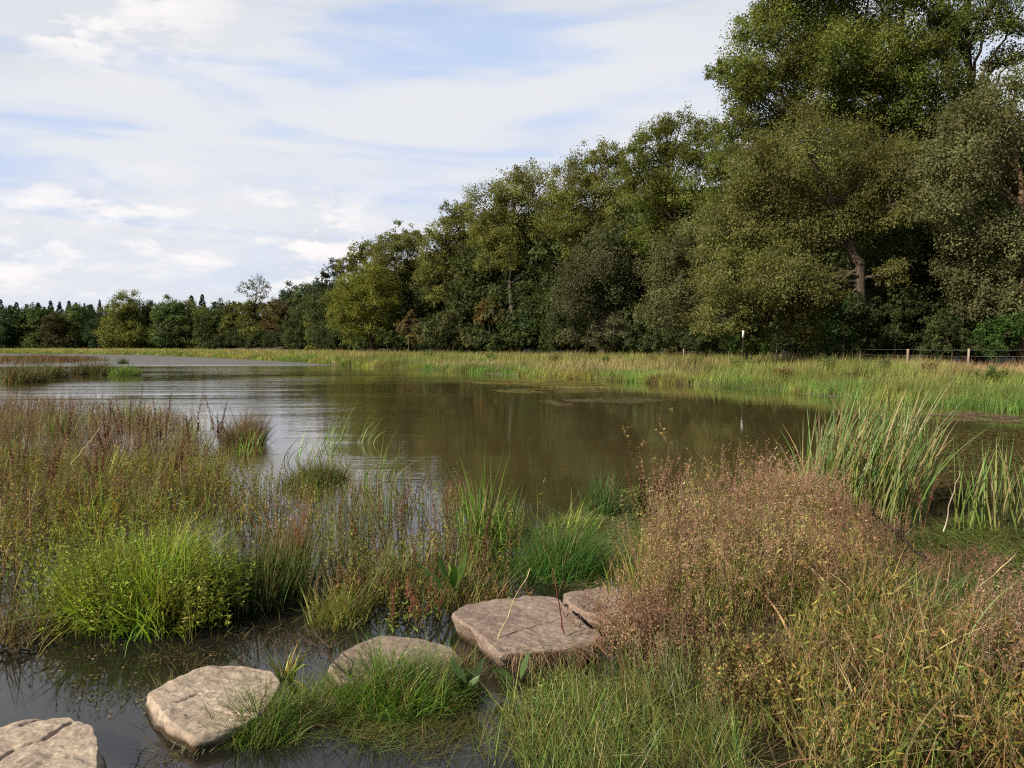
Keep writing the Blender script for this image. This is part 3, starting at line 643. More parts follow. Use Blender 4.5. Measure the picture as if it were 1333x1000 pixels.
# second and third rows inside the wood: a few crowns, copied
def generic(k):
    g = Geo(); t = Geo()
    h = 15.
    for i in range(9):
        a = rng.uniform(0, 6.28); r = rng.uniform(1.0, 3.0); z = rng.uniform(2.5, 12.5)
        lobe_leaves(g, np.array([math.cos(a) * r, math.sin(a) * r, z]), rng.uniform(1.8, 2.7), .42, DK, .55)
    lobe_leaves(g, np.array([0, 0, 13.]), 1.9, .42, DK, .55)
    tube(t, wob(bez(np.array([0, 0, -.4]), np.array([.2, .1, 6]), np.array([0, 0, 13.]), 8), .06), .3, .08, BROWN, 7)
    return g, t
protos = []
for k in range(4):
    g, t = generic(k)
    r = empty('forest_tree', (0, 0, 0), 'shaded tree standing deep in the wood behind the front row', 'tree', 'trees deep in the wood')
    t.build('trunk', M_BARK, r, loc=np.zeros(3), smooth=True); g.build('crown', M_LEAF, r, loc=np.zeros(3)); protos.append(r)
SIL = [(-40, 400), (150, 398), (300, 398), (400, 385), (450, 350), (520, 325), (565, 325), (600, 290), (660, 255), (760, 240), (850, 200), (940, 215), (1000, 150), (1400, 130)]
spx, spy = zip(*SIL)
spots = []
px = 395.
while px < 1400:
    a = (px - 666.5) / F
    for row, dd in enumerate((9, 20)):
        D = float(treeD(a)) + dd + rng.uniform(-2, 2); p2 = px + rng.uniform(-8, 8)
        top = np.interp(p2, spx, spy); hgt = min((CAMZ - .5) + (450 - top) / F * D * (.80 if row == 0 else .92), 21.)
        spots.append(((p2 - 666.5) / F * D, D, hgt))
    px += 3.4 / float(treeD(a)) * 1000 * .8
px = -30.
while px < 400:
    D = 275 + rng.uniform(-5, 5) if px < 220 else 255
    spots.append(((px - 666.5) / F * D, D, 14.)); px += 20
used = set()
for i, (x, y, h) in enumerate(spots):
    k = i % 4
    if k not in used: o = protos[k]; used.add(k)
    else:
        o = protos[k].copy(); COL.objects.link(o)
        for ch in protos[k].children:
            c = ch.copy(); COL.objects.link(c); c.parent = o
    o.location = (x, y, .5); s = h / 15.; o.scale = (s * 1.05, s * 1.05, s); o.rotation_euler = (0, 0, rng.uniform(0, 6.28))
# undergrowth beneath the wood
up = []
for k in range(3):
    g = Geo()
    for i in range(6): lobe_leaves(g, np.array([rng.uniform(-2, 2), rng.uniform(-1, 1), rng.uniform(.7, 2.2)]), rng.uniform(1.0, 1.5), .22, (.045, .062, .022), .8)
    t = Geo()
    for i in range(4): tube(t, wob(bez(np.array([0, 0, -.2]), np.array([0, 0, 1.]), np.array([rng.uniform(-1.6, 1.6), rng.uniform(-.6, .6), 2.]), 6), .03), .05, .02, BROWN, 5)
    r = empty('undergrowth_shrub', (0, 0, 0), 'low dark shrub in the shade at the foot of the wood', 'shrub', 'undergrowth at the foot of the wood')
    t.build('stem', M_BARK, r, loc=np.zeros(3)); g.build('crown', M_LEAF, r, loc=np.zeros(3)); up.append(r)
px, k, used2 = -40., 0, set()
while px < 1420:
    a = (px - 666.5) / F
    for dd in (2.5, 8.) + ((-1.2,) if k % 2 == 0 and px > 420 else ()):
        D = float(treeD(a)) + dd + (24 if px < 420 else 0) + rng.uniform(-1, 1); x = a * D + rng.uniform(-.5, .5); j = k % 3; k += 1
        if j not in used2: o = up[j]; used2.add(j)
        else:
            o = up[j].copy(); COL.objects.link(o)
            for ch in up[j].children: c = ch.copy(); COL.objects.link(c); c.parent = o
        s_ = (.5 if dd < 0 else 1) * rng.uniform(.9, 1.5) * (1.2 if px < 420 else 1); o.location = (x, D, float(hfun(np.array([x]), np.array([D]))[0])); o.scale = (s_, s_, s_ * rng.uniform(.9, 1.3)); o.rotation_euler = (0, 0, rng.choice([0, math.pi]) + rng.uniform(-.4, .4))
    px += 3.6 / float(treeD(a)) * 1000 * (1.35 if px < 420 else 1)
# conifers behind the far shore
def conifer_geo():
    g = Geo(); h = 17.; n = 1500
    t = rng.random(n) ** .8; a = rng.uniform(0, 6.28, n)
    ring = np.clip(t + .03 * np.sin(t * 60 + a * 2), 0, 1) + rng.normal(0, .012, n); z = 3 + ring * (h - 3); rad = (1 - ring) ** .8 * 3.2 + .15
    rad = rad * (.55 + .6 * vnoise(ring * 9, a * 1.2)); rr = rad * rng.uniform(.1, .9, n)
    p = np.stack([np.cos(a) * rr, np.sin(a) * rr, z - rr * .25], 1)
    cards(g, p, np.stack([np.cos(a), np.sin(a), -.35 + 0 * a], 1), rad * .45 + .25, .5, jit((.022, .034, .026), n, .2), np.tile([0, 0, 1.], (n, 1)) + rng.normal(0, .3, (n, 3)))
    t2 = Geo(); tube(t2, np.array([[0, 0, -.3], [0, 0, 6], [0, 0, 12], [0, 0, h]]), .22, .03, BROWN, 6)
    return g, t2
cg, ct = conifer_geo(); cp = None
for i, (px, top) in enumerate([(3, 388), (24, 391), (37, 394), (52, 392), (68, 389), (80, 390), (92, 391), (101, 393), (112, 391), (120, 393), (132, 389), (142, 394), (60, 395), (15, 396), (236, 389), (251, 382), (265, 379), (281, 388), (150, 397)]):
    D = 300 + rng.uniform(-6, 10)
    if cp is None:
        cp = o = empty('spruce_tree', (0, 0, 0), 'dark pointed spruce top above the broadleaf trees of the far shore', 'tree', 'spruces above the far shore')
        ct.build('trunk', M_BARK, o, loc=np.zeros(3)); cg.build('crown', M_FAR, o, loc=np.zeros(3))
    else:
        o = cp.copy(); COL.objects.link(o)
        for ch in cp.children: c = ch.copy(); COL.objects.link(c); c.parent = o
    h = (450 - top - rng.uniform(0, 5)) / F * D + CAMZ - .5
    o.location = ((px - 666.5) / F * D, D, .5); w_ = rng.uniform(.75, 1.5); o.scale = (w_, w_ * rng.uniform(.8, 1.2), h / 17.); o.rotation_euler = (0, 0, rng.uniform(0, 6))

# ------------------------------------------------------------------ bank vegetation
def bank_points(n, a0, a1, t0, t1, pw=1.):
    a = rng.uniform(a0, a1, n); t = t0 + (t1 - t0) * rng.random(n) ** pw
    Ds = np.interp(a, SHA, SHD); y = Ds + t; x = a * y
    return x, y, t
def bank_cover():
    G = Geo(); G2 = Geo()
    # tall meadow grass from the water to the wood, near part
    for (a0, a1, n, W, sc) in [(-.25, .85, 52000, .030, 1.), (-.75, -.2, 30000, .06, .8)]:
        a = rng.uniform(a0, a1, n); Ds = np.interp(a, SHA, SHD); Dt = treeD(a) + 2
        u = rng.random(n) ** 1.15; y = Ds + 1.0 + u * (Dt - Ds - 1.0); x = a * y
        z = hfun(x, y); k = z > .02; x, y, z, u, a = x[k], y[k], z[k], u[k], a[k]; n = len(x)
        nz = fbm(x * .16, y * .3); n2 = fbm(x * .5 + 40, y * .6)
        tan = np.array([.33, .29, .14]); gr = np.array([.18, .23, .06]); ru = np.array([.20, .135, .08]); pale = np.array([.36, .27, .16])
        w = np.clip((nz - .44) * 6, 0, 1)[:, None]; c = gr * (1 - w) + tan * w
        w = (np.clip((n2 - .58) * 6, 0, 1) * sstep(.0, .3, u))[:, None] * .7; c = c * (1 - w) + ru * w
        w = (sstep(.52, .62, a) * sstep(.3, .6, u) * .8)[:, None]; c = c * (1 - w) + pale * w
        H = (.42 + .42 * n2 + .15 * rng.standard_normal(n)) * (.75 + .25 * sstep(0, .4, u)) * sc
        H = H * (1 - .35 * sstep(.52, .62, a)) * (.6 + .7 * fbm(x * 1.7, y * 1.7, 2)) * (.5 + 1.0 * fbm(x * .3 + 70, y * .4, 3))
        c = jit(c, n, .2, .08)
        blades(G, np.stack([x, y, z - .03], 1), np.clip(H, .2, 1.4), rng.normal(.1, 1.2, n), rng.uniform(.0, .35, n), rng.uniform(0, .6, n), W * (y / 45) ** .5, c, c * np.array([1.15, 1.05, .95]), seg=3)
    o = G.build('meadow_grass', M_BANK); tag(o, 'tall tan and green meadow grass on the bank before the wood', kind='stuff')
    # reeds and sedge in the shallow margin
    for (a0, a1, n, W, t1) in [(-.23, .85, 30000, .028, 3.2), (-.75, -.2, 16000, .05, 7)]:
        x, y, t = bank_points(n, a0, a1, -.7, t1, 1.2)
        z = np.maximum(hfun(x, y), -.05); nz = fbm(x * .3 + 9, y * .3); n2 = fbm(x * .9, y * .9 + 3)
        keep = rng.random(n) < np.clip((fbm(x * .7, y * .7) - .33) * 5, .15, 1) ; x, y, z, nz, n2 = x[keep], y[keep], z[keep], nz[keep], n2[keep]; n = len(x)
        g = np.array([.13, .22, .05]); yl = np.array([.29, .29, .07]); br = np.array([.18, .125, .06])
        w = np.clip((nz - .45) * 5, 0, 1)[:, None]; c = g * (1 - w) + yl * w
        w = np.clip((n2 - .56) * 6, 0, 1)[:, None] * .75; c = c * (1 - w) + br * w
        H = np.clip(.26 + .60 * (n2 - .3) + .12 * rng.standard_normal(n), .12, .9) * (1.15 if a1 < 0 else 1)
        blades(G2, np.stack([x, y, z - .02], 1), H, rng.normal(.1, 1.2, n), rng.uniform(0, .25, n), rng.uniform(0, .6, n), W * (y / 40) ** .5, jit(c, n, .2, .07), seg=3)
    o = G2.build('shore_reeds', M_BANK); tag(o, 'green and yellow sedge fringing the far water edge', kind='stuff')
bank_cover()

# saplings and herbs that stand out on the bank
def herb(px, py, D, h, r, col, label, name='sapling', cat='plant', n=500, leaf=.11, group=None):
    b = at_depth(px, py, D); b[2] = float(hfun(np.array([b[0]]), np.array([b[1]]))[0])
    G = Geo(); k = 9
    P = np.tile(b, (k, 1)) + rng.normal(0, .12, (k, 3)) * [1, 1, 0]; H = h * rng.uniform(.6, 1, k); az = rng.uniform(0, 6.28, k); ln_ = rng.uniform(.05, .5, k) * r / h * 1.6
    blades(G, P, H, az, ln_, .2, .03, jit((.12, .10, .05), k), seg=3)
    along(G, P, H, az, ln_, np.full(k, .2), n // k, .2, 1.0, leaf, leaf * .6, col, up=.2, off=.12)
    return tag(G.build(name, M_LEAF, loc=b), label, cat, group)
herb(1078, 480, 37, 1.25, .5, (.13, .165, .05), 'pale green sapling on the bank before the fence and the oak trunk')
herb(960, 474, 42, .9, .5, (.12, .15, .05), 'pale leafy herb on the bank below the second fence post')
herb(1152, 482, 36, 1.0, .4, (.085, .11, .05), 'grey green bushy herb on the bank right of the pale sapling')
herb(1210, 492, 33, .9, .5, (.16, .095, .05), 'reddish brown dock plant on the bank', 'dock_plant')

for px, D, h, r, col, lab, nm in [(905, 47, .8, .6, (.10, .15, .04), 'dark green leafy herb on the bank under the round willow shrub', 'bank_herb'), (850, 52, .9, .7, (.17, .15, .06), 'olive brown herb on the bank in front of the silvery shrub', 'bank_herb'),
        (790, 55, .8, .7, (.12, .19, .04), 'fresh green leafy herb on the bank in front of the dark ash tree', 'bank_herb'), (720, 60, 1.0, .8, (.19, .14, .07), 'brown dry herb on the bank in front of the ivy tree', 'bank_herb'),
        (640, 66, 1.1, 1.0, (.10, .16, .04), 'dark reedy herb on the bank in front of the rusty shrub', 'bank_herb'), (560, 78, 1.1, 1.0, (.13, .18, .05), 'pale green herb on the bank left of the pale willow shrub', 'bank_herb'),
        (1020, 36, .7, .5, (.17, .11, .05), 'rusty dock plant on the bank left of the pale green sapling', 'dock_plant'), (1115, 33, .7, .6, (.20, .20, .06), 'yellowing herb on the bank right of the pale green sapling', 'bank_herb'), (1290, 30, .7, .7, (.12, .17, .05), 'green herb on the bank below the last fence post', 'bank_herb')]:
    herb(px, 475, D, h, r, col, lab, nm, n=600, leaf=.12)
# fence
def fence():
    posts = [(890, 61.), (953, 56.), (1011, 52.), (1063, 48.5), (1120, 45.5), (1182, 42.8), (1261, 40.2), (1350, 38.)]
    pts = []
    for px, D in posts:
        b = at_depth(px, 450, D); b[2] = float(hfun(np.array([b[0]]), np.array([b[1]]))[0]); pts.append(b)
    root = empty('pasture_fence', pts[3], 'wire pasture fence with pale wooden posts along the foot of the wood', 'fence')
    for i, b in enumerate(pts):
        g = Geo(); r = .06 * rng.uniform(.85, 1.2); hh = 1.18 + rng.uniform(-.06, .12)
        p = np.array([b - [0, 0, .3], b + [0, 0, hh * .5], b + [rng.normal(0, .03), 0, hh], b + [0, 0, hh + .006]])
        tube(g, p, r, r, (.21, .17, .125), 8); v = g.v[0].reshape(4, 8, 3); v[3] = v[3].mean(0) + (v[3] - v[3].mean(0)) * .05
        g.build('post', M_BARK, root, loc=pts[3], smooth=False)
    for hz in (.45, .78, 1.1):
        g = Geo()
        for a, b in zip(pts[:-1], pts[1:]):
            tube(g, bez(a + [0, -.05, hz], (a + b) / 2 + [0, -.05, hz - .04], b + [0, -.05, hz], 6), .005, .005, (.3, .3, .3), 4)
        g.build('wire', plain('wire_steel', (.14, .14, .13), .6) if 'wire_steel' not in bpy.data.materials else bpy.data.materials['wire_steel'], root, loc=pts[3])
fence()
def board():
    b = at_depth(967.5, 435, 43.5); g = Geo(); zb = float(hfun(np.array([b[0]]), np.array([b[1]]))[0])
    tube(g, np.array([[b[0], b[1], zb - .2], [b[0], b[1], b[2] - .16]]), .02, .02, (.05, .04, .03), 6)
    o = empty('marker_post', (b[0], b[1], zb), 'slim dark post with a small pale upright board at the wood edge', 'post')
    g.build('post', M_BARK, o, loc=np.array([b[0], b[1], zb]))
    m = Geo(); x, y, z = b; V = np.array([[x + sx * .06, y + sy * .02, z + sz * .20] for sx in (-1, 1) for sy in (-1, 1) for sz in (-1, 1)])
    m.add(V, [[0, 1, 3, 2], [4, 6, 7, 5], [0, 4, 5, 1], [2, 3, 7, 6], [0, 2, 6, 4], [1, 5, 7, 3]], np.array([.6, .6, .56]))
    m.build('board', plain('pale_paint', (.55, .55, .52)), o, loc=np.array([b[0], b[1], zb]))
board()

# ------------------------------------------------------------------ weed mats on the lake
def mat_sheet(pxs, label, col, z=.006, seed=0, name='algae_mat'):
    """ragged mat of many little floating fronds"""
    poly = [at(a, b) for a, b in pxs]; xs = [p[0] for p in poly]; ys = [p[1] for p in poly]
    area = (max(xs) - min(xs)) * (max(ys) - min(ys)); st = max(.05, math.sqrt(area / 16000))
    X, Y = np.meshgrid(np.arange(min(xs), max(xs), st), np.arange(min(ys), max(ys), st)); X = X.ravel() + rng.uniform(-st, st, X.size) * .4; Y = Y.ravel() + rng.uniform(-st, st, Y.size) * .4
    k = inpoly(X, Y, poly) & (fbm(X * .8 + seed, Y * .8 + seed) > .40) & (vnoise(X * 3, Y * 3) > .15)
    X, Y = X[k], Y[k]; n = len(X); a = rng.uniform(0, 6.28, n); L = st * rng.uniform(1.0, 2.0, n)
    g = Geo(); B = np.stack([X, Y, np.full(n, z) + rng.random(n) * .006], 1)
    cards(g, B, np.stack([np.cos(a), np.sin(a), 0 * a], 1), L, L * .8, jit(col, n, .2, .06), np.tile([0, 0, 1.], (n, 1)))
    return tag(g.build(name, M_SEED), label, kind='stuff')
mat_sheet([(600, 496), (650, 494), (760, 497), (800, 502), (700, 502), (620, 500)], 'yellowish floating algae mat out from the sedge', (.20, .17, .06), seed=3)
mat_sheet([(640, 508), (700, 506), (800, 510), (720, 513), (660, 512)], 'thin algae streak nearer than the yellowish mat', (.17, .145, .055), seed=5)
mat_sheet([(700, 522), (820, 517), (880, 521), (800, 528), (730, 530)], 'broken algae flecks on the dark reflection', (.14, .115, .06), seed=8)
mat_sheet([(1200, 541), (1260, 536), (1333, 543), (1333, 552), (1240, 548)], 'pale scum on the shallow water before the right bank', (.20, .15, .10), seed=11)
mat_sheet([(810, 640), (835, 632), (850, 640), (830, 650)], 'yellow green algae beside the loosestrife', (.20, .20, .05), seed=13)
mat_sheet([(700, 690), (770, 655), (850, 670), (830, 740), (760, 765), (700, 740)], 'matted pale weed floating behind the stones', (.15, .17, .06), seed=15)
mat_sheet([(1180, 700), (1260, 670), (1340, 680), (1345, 790), (1260, 800), (1200, 760)], 'green weed lying on the shallow water at the right', (.10, .13, .03), seed=17)
mat_sheet([(1190, 560), (1340, 560), (1345, 650), (1230, 660)], 'olive weed under the shallow water beyond the right cattails', (.10, .082, .026), z=.003, seed=19)

# ------------------------------------------------------------------ foreground plants
GRN = (.09, .17, .028); RUSH = (.060, .120, .026); YGR = (.20, .27, .022); LIME = (.26, .32, .025); TANC = (.34, .24, .105); STRAW = (.40, .31, .16); BRD = (.130, .062, .040); BRN = (.15, .092, .050)
OLV = (.16, .165, .042); YEL = (.34, .25, .03); CAT = (.125, .225, .085); PNK = (.34, .215, .145); RUST = (.26, .11, .045)

def tuft(px, py, n, r, h, cols, label, name='sedge_tussock', cat='sedge', lean=.25, cv=.6, w=.008, ry=None, wind=.2, group=None, mat=None, tip=None, seed_col=None, power=.7, seg=4, hs=.25):
    P = disc(px, py, n, r, ry, power); c = at(px, py)
    az = awayaz(P, c, max(wind, .3), 1.1); q = np.hypot(P[:, 0] - c[0], P[:, 1] - c[1]) / r
    G = Geo(); H = h * np.exp(hs * rng.standard_normal(n)) * (1.05 - .25 * q); H = np.minimum(H, h * 1.5)
    c0 = jit(mixcols(cols, n), n, .30, .09); dd_ = rng.random(n) < .10; c0[dd_] = jit((.27, .20, .10), int(dd_.sum()), .3); c1 = c0 if tip is None else c0 * .4 + np.asarray(tip) * .6
    blades(G, P, H, az, np.abs(rng.normal(0, 1, n)) * lean * (.4 + q), np.where(rng.random(n) < .12, rng.uniform(1.5, 2.8, n), np.abs(rng.normal(cv, cv * .5, n))), w * rng.uniform(.6, 1.3, n), c0, c1, seg)
    if seed_col is not None:
        k = n // 6; along(G, P[:k], H[:k], az[:k], lean * .3, .25, 12, .8, 1.0, .02, .008, seed_col, .7)
    return tag(G.build(name, mat or M_BLADE, loc=c), label, cat, group)

# small far clumps on the water at the left
isl = Geo()
P = scatter([(-90, 468), (0, 467), (60, 465.5), (120, 468), (146, 470), (110, 472), (60, 474), (-90, 478)], 7000, 0)
nz = fbm(P[:, 0] * .3, P[:, 1] * .3)
c = np.where((nz > .5)[:, None], np.array([.15, .085, .055]), np.array([.13, .10, .05])); P[:, 2] = -.03
k_ = fbm(P[:, 0] * .35 + 7, P[:, 1] * .35) > .40; P, c = P[k_], c[k_]
blades(isl, P, rng.uniform(.35, .85, len(P)), rng.normal(.1, 1.4, len(P)), rng.uniform(0, .3, len(P)), .4, .06, jit(c, len(P), .2), seg=3)
tag(isl.build('reed_bed', M_BANK), 'brown reed bed on the flat island at the far left', 'reed bed')
def far_tuft(px, py, r, h, cols, label, n=900): return tuft(px, py, n, r, h, cols, label, w=.03, lean=.3, cv=.5, group='tussocks standing in the water at the left', hs=.3)
far_tuft(108, 488, .85, .8, [(.10, .085, .035), (.07, .08, .03)], 'dark brown tussock in the water left of the green one')
far_tuft(132, 488, .7, .8, [(.10, .085, .035), (.08, .10, .03)], 'dark tussock touching the bright green tussock in the water')
far_tuft(163, 489, .9, .65, [(.13, .22, .035), (.10, .16, .03)], 'bright green tussock in the water, farthest from the island')
far_tuft(62, 492, 1.1, 1.0, [(.09, .12, .03), (.12, .09, .04)], 'large green and brown tussock before the brown reed bed')
far_tuft(28, 498, 1.1, 1.0, [(.10, .12, .03), (.13, .10, .05)], 'tall tussock at the left edge before the brown reed bed')
far_tuft(160, 474, .5, .6, [(.06, .08, .03)], 'tiny dark tussock alone on the bright water', 300)

# left marsh: a tangle of brown sedge, loosestrife and yellowing herbs
def marsh():
    G = Geo()
    A = [(-120, 560), (0, 535), (60, 530), (150, 535), (270, 560), (285, 600), (270, 660), (120, 680), (-150, 700)]
    n = 10500; P = scatter(A, n, 200, .2); P = P[fbm(P[:, 0] * .8 + 1, P[:, 1] * .55 + 4, 3) > .43]; n = len(P); nz = fbm(P[:, 0] * .6, P[:, 1] * .6)
    c = np.where((nz > .52)[:, None], np.array([.19, .135, .085]), np.where((nz > .43)[:, None], np.array([.22, .185, .07]), np.array([.14, .16, .045])))
    H = rng.uniform(.25, .68, n)
    blades(G, P, H, rng.normal(.1, 1.2, n), np.abs(rng.normal(0, .3, n)), rng.uniform(0, .9, n), .012, jit(c, n, .38, .1), seg=3)
    n = 1700; P = scatter(A, n, 140, .2); H = rng.uniform(.35, .78, n); az = rng.uniform(0, 6.28, n); ln_ = np.abs(rng.normal(0, .14, n))
    blades(G, P, H, az, ln_, .1, .008, jit(BRD, n), seg=2)
    along(G, P, H, az, ln_, np.full(n, .1), 34, .35, 1.0, .024, .012, np.array([.19, .13, .09]), .6, off=.03)
    o = G.build('brown_sedge', M_SEED); tag(o, 'tangle of brown and olive sedge and seed stalks on the left marsh', kind='stuff')
    G = Geo()
    B = [(-150, 620), (0, 600), (150, 615), (300, 610), (320, 690), (180, 720), (60, 760), (-160, 800)]
    n = 6200; P = scatter(B, n, 220, .13); P = P[fbm(P[:, 0] * 1.1 + 6, P[:, 1] * .9 + 4, 3) > .42]; n = len(P)
    blades(G, P, rng.uniform(.25, .6, n), rng.normal(.1, 1.3, n), np.abs(rng.normal(0, .25, n)), rng.uniform(0, .8, n), .009, jit(mixcols([OLV, GRN, BRN, (.2, .17, .04), TANC], n), n, .35), seg=3)
    n = 1500; P = scatter(B, n, 160, .17); H = rng.uniform(.3, .62, n); az = rng.uniform(0, 6.28, n); ln_ = np.abs(rng.normal(0, .2, n))
    blades(G, P, H, az, ln_, .2, .007, jit((.14, .09, .04), n), seg=2)
    cl = mixcols([YEL, (.24, .22, .035), OLV, OLV, (.15, .17, .035), (.12, .15, .035), (.20, .13, .055)], n)
    along(G, P, H, az, ln_, np.full(n, .2), 16, .2, 1.0, .055, .018, np.repeat(cl, 16, 0), .3)
    o = G.build('yellow_herbs', M_BLADE); tag(o, 'yellowing leafy herbs and grass in front of the brown sedge on the left', kind='stuff')
marsh()
def stalk_plant(px, py, h, label, n=5, r=.12, col=BRD, seed=(.16, .08, .058), name='loosestrife', leaves=0, lcol=OLV, group=None, leanv=.1, k=70, cat='plant', sl=.022, sw=.011):
    P = disc(px, py, n, r); c = at(px, py); az = rng.uniform(0, 6.28, n); az[0] = .1; H = h * rng.uniform(.65, 1, n); H[0] = h; ln_ = np.abs(rng.normal(0, leanv, n))
    G = Geo(); blades(G, P, H, az, ln_, .15, .010, jit(col, n, .1), seg=4)
    along(G, P, H, az, ln_, np.full(n, .15), k, .42, 1.0, sl, sw, np.asarray(seed), .8, off=.008)
    if leaves: along(G, P, H, az, ln_, np.full(n, .15), leaves, .05, .65, .06, .018, np.asarray(lcol), .4)
    return tag(G.build(name, M_SEED, loc=c), label, cat, group)
LG = 'dark stalks above the left marsh'
for px, py, top in [(30, 640, 535), (86, 600, 512), (143, 610, 515), (165, 600, 512), (186, 590, 498), (205, 605, 508), (252, 600, 508), (283, 590, 512), (130, 650, 555), (232, 640, 560), (60, 660, 565)]:
    h = CAMZ - (top - 450) / F * at(px, py)[1]
    stalk_plant(px, py, max(.5, min(h, 1.35)), 'dark red seed stalk standing above the brown tangle of the left marsh', 3, .09, group=LG, k=150, sl=.034, sw=.018)
stalk_plant(332, 622, .95, 'single rusty seed stalk in the water before the brown tussock', 3, .06, col=(.17, .08, .045), seed=(.18, .075, .045))
tuft(316, 578, 1700, .42, .62, [(.15, .11, .06), (.10, .10, .035), (.18, .12, .075)], 'round brown tussock standing in the open water', w=.008, lean=.35, cv=.45, tip=(.2, .13, .085))
tuft(322, 592, 70, .30, .5, [(.14, .22, .04), (.19, .24, .04)], 'bright green blades at the foot of the round brown tussock', 'sedge_plant', lean=.2, cv=.6, w=.014, wind=.5)
tuft(400, 632, 1000, .34, .36, [(.085, .10, .03), (.11, .12, .03)], 'dark green tussock in the shallows, left of the pale grass arches', lean=.35, cv=.4)
tuft(428, 625, 600, .28, .33, [(.12, .14, .04), (.10, .12, .035)], 'olive tussock joined to the dark green tussock', lean=.35, cv=.4)
for px, py, n, lab in [(432, 578, 34, 'curved reed blades bending over the water behind the olive tussock'), (470, 578, 26, 'thin curved reed blades leaning over the open brown water'), (500, 628, 46, 'curved green reed blades leaning right over the brown water'), (424, 600, 26, 'pale arching grass blades above the olive tussock'), (395, 600, 22, 'short arching blades left of the olive tussock')]:
    tuft(px, py, n, .34, .72, [(.15, .24, .06), (.20, .26, .07), (.11, .2, .045)], lab, 'reed', 'reed', lean=.18, cv=1.1, w=.013, wind=.97, mat=M_REED, hs=.2)

# big yellow green clump
def lime_clump():
    G = Geo(); c = at(190, 800)
    n = 3600; P = scatter([(100, 800), (120, 775), (190, 760), (262, 775), (275, 800), (240, 822), (170, 830), (115, 822)], n, 140, .05)
    mid = np.array([-2.6, 5.6]); az = awayaz(P, c, .35)
    tone = fbm(P[:, 0] * 2, P[:, 1] * 2)
    cc = np.where((tone > .5)[:, None], np.array(GRN) * 1.1, np.array([.13, .20, .024]))
    q = np.hypot((P[:, 0] - c[0]) / .75, (P[:, 1] - c[1]) / .6)
    H = np.clip((.58 - .20 * q ** 2) * (.45 + 1.05 * fbm(P[:, 0] * 3.2 + 2, P[:, 1] * 3.2, 2)) * np.exp(.15 * rng.standard_normal(n)), .15, .85)
    blades(G, P, H, az, np.abs(rng.normal(0, .3, n)), np.abs(rng.normal(.8, .7, n)), .015 * rng.uniform(.6, 1.3, n), jit(cc, n, .35), jit(mixcols([(.27, .34, .035), (.24, .31, .03), (.15, .23, .03), (.34, .29, .08)], n), n, .3), 5)
    n = 700; P = scatter([(60, 790), (190, 750), (300, 790), (260, 830), (100, 835)], n, 60, .1); H = rng.uniform(.3, .66, n); az = rng.uniform(0, 6.28, n); ln_ = np.abs(rng.normal(0, .2, n))
    blades(G, P, H, az, ln_, .1, .006, jit(OLV, n), seg=2)
    along(G, P, H, az, ln_, np.full(n, .1), 20, .25, 1.0, .042, .017, np.array([.22, .27, .04]), .4)
    tag(G.build('sedge_clump', M_BLADE, loc=c), 'large bright yellow green sedge clump left of the pale stone slab', 'sedge')
lime_clump()
tuft(62, 812, 300, .28, .34, [BRN, OLV, GRN], 'loose green tuft at the left edge of the yellow green clump', lean=.4, cv=.7, w=.010)
tuft(345, 778, 1300, .36, .42, [(.06, .105, .022), (.08, .11, .03), (.12, .11, .04)], 'dark green sedge tuft right of the yellow green clump', lean=.16, cv=.25, w=.009, wind=.6)
tuft(372, 755, 420, .16, .55, [(.20, .11, .05), (.24, .10, .045), OLV], 'rusty orange plant on the dark green sedge tuft', 'rusty_plant', 'plant', lean=.2, cv=.2, w=.007, seed_col=(.26, .11, .05))
tuft(10, 835, 300, .3, .3, [(.10, .075, .03), OLV, BRN], 'low brown tuft at the left edge near the water', lean=.6, cv=.8)
tuft(120, 700, 60, .22, .55, [(.24, .30, .05)], 'bright green leaf blades rising from the yellowing herbs', 'sedge_plant', lean=.3, cv=.5, w=.018)
tuft(145, 640, 40, .2, .55, [(.22, .28, .05)], 'green blades before the dark stalks', 'sedge_plant', lean=.3, cv=.4, w=.02)

# sparse stems standing in the shallows in the middle
def shallows():
    G = Geo(); A = [(290, 640), (420, 610), (560, 640), (680, 660), (700, 740), (560, 790), (430, 800), (300, 730)]
    n = 3000; P = scatter(A, n, 170, .09)
    P = P[fbm(P[:, 0] * 1.1 + 3, P[:, 1] * 1.1 + 8, 3) > .47]; n = len(P)
    blades(G, P, rng.uniform(.2, .55, n), rng.normal(.1, 1.3, n), np.abs(rng.normal(0, .16, n)), rng.uniform(-.1, .6, n), .0065, jit(mixcols([OLV, GRN, (.12, .16, .04), (.18, .15, .05), BRN], n), n, .25), seg=3)
    n = 480; P = scatter(A, n, 120, .12); P = P[fbm(P[:, 0] * 1.1 + 3, P[:, 1] * 1.1 + 8, 3) > .45]; n = len(P); H = rng.uniform(.3, .62, n); az = rng.uniform(0, 6.28, n); ln_ = np.abs(rng.normal(0, .15, n))
    blades(G, P, H, az, ln_, .1, .006, jit((.18, .14, .06), n), seg=2)
    cl = mixcols([OLV, (.17, .22, .045), (.28, .27, .05), (.22, .14, .07)], n)
    along(G, P, H, az, ln_, np.full(n, .1), 20, .25, 1.0, .036, .013, np.repeat(cl, 20, 0), .5)
    tag(G.build('water_plants', M_BLADE), 'sparse thin green stems and leaves standing in the shallows', kind='stuff')
shallows()
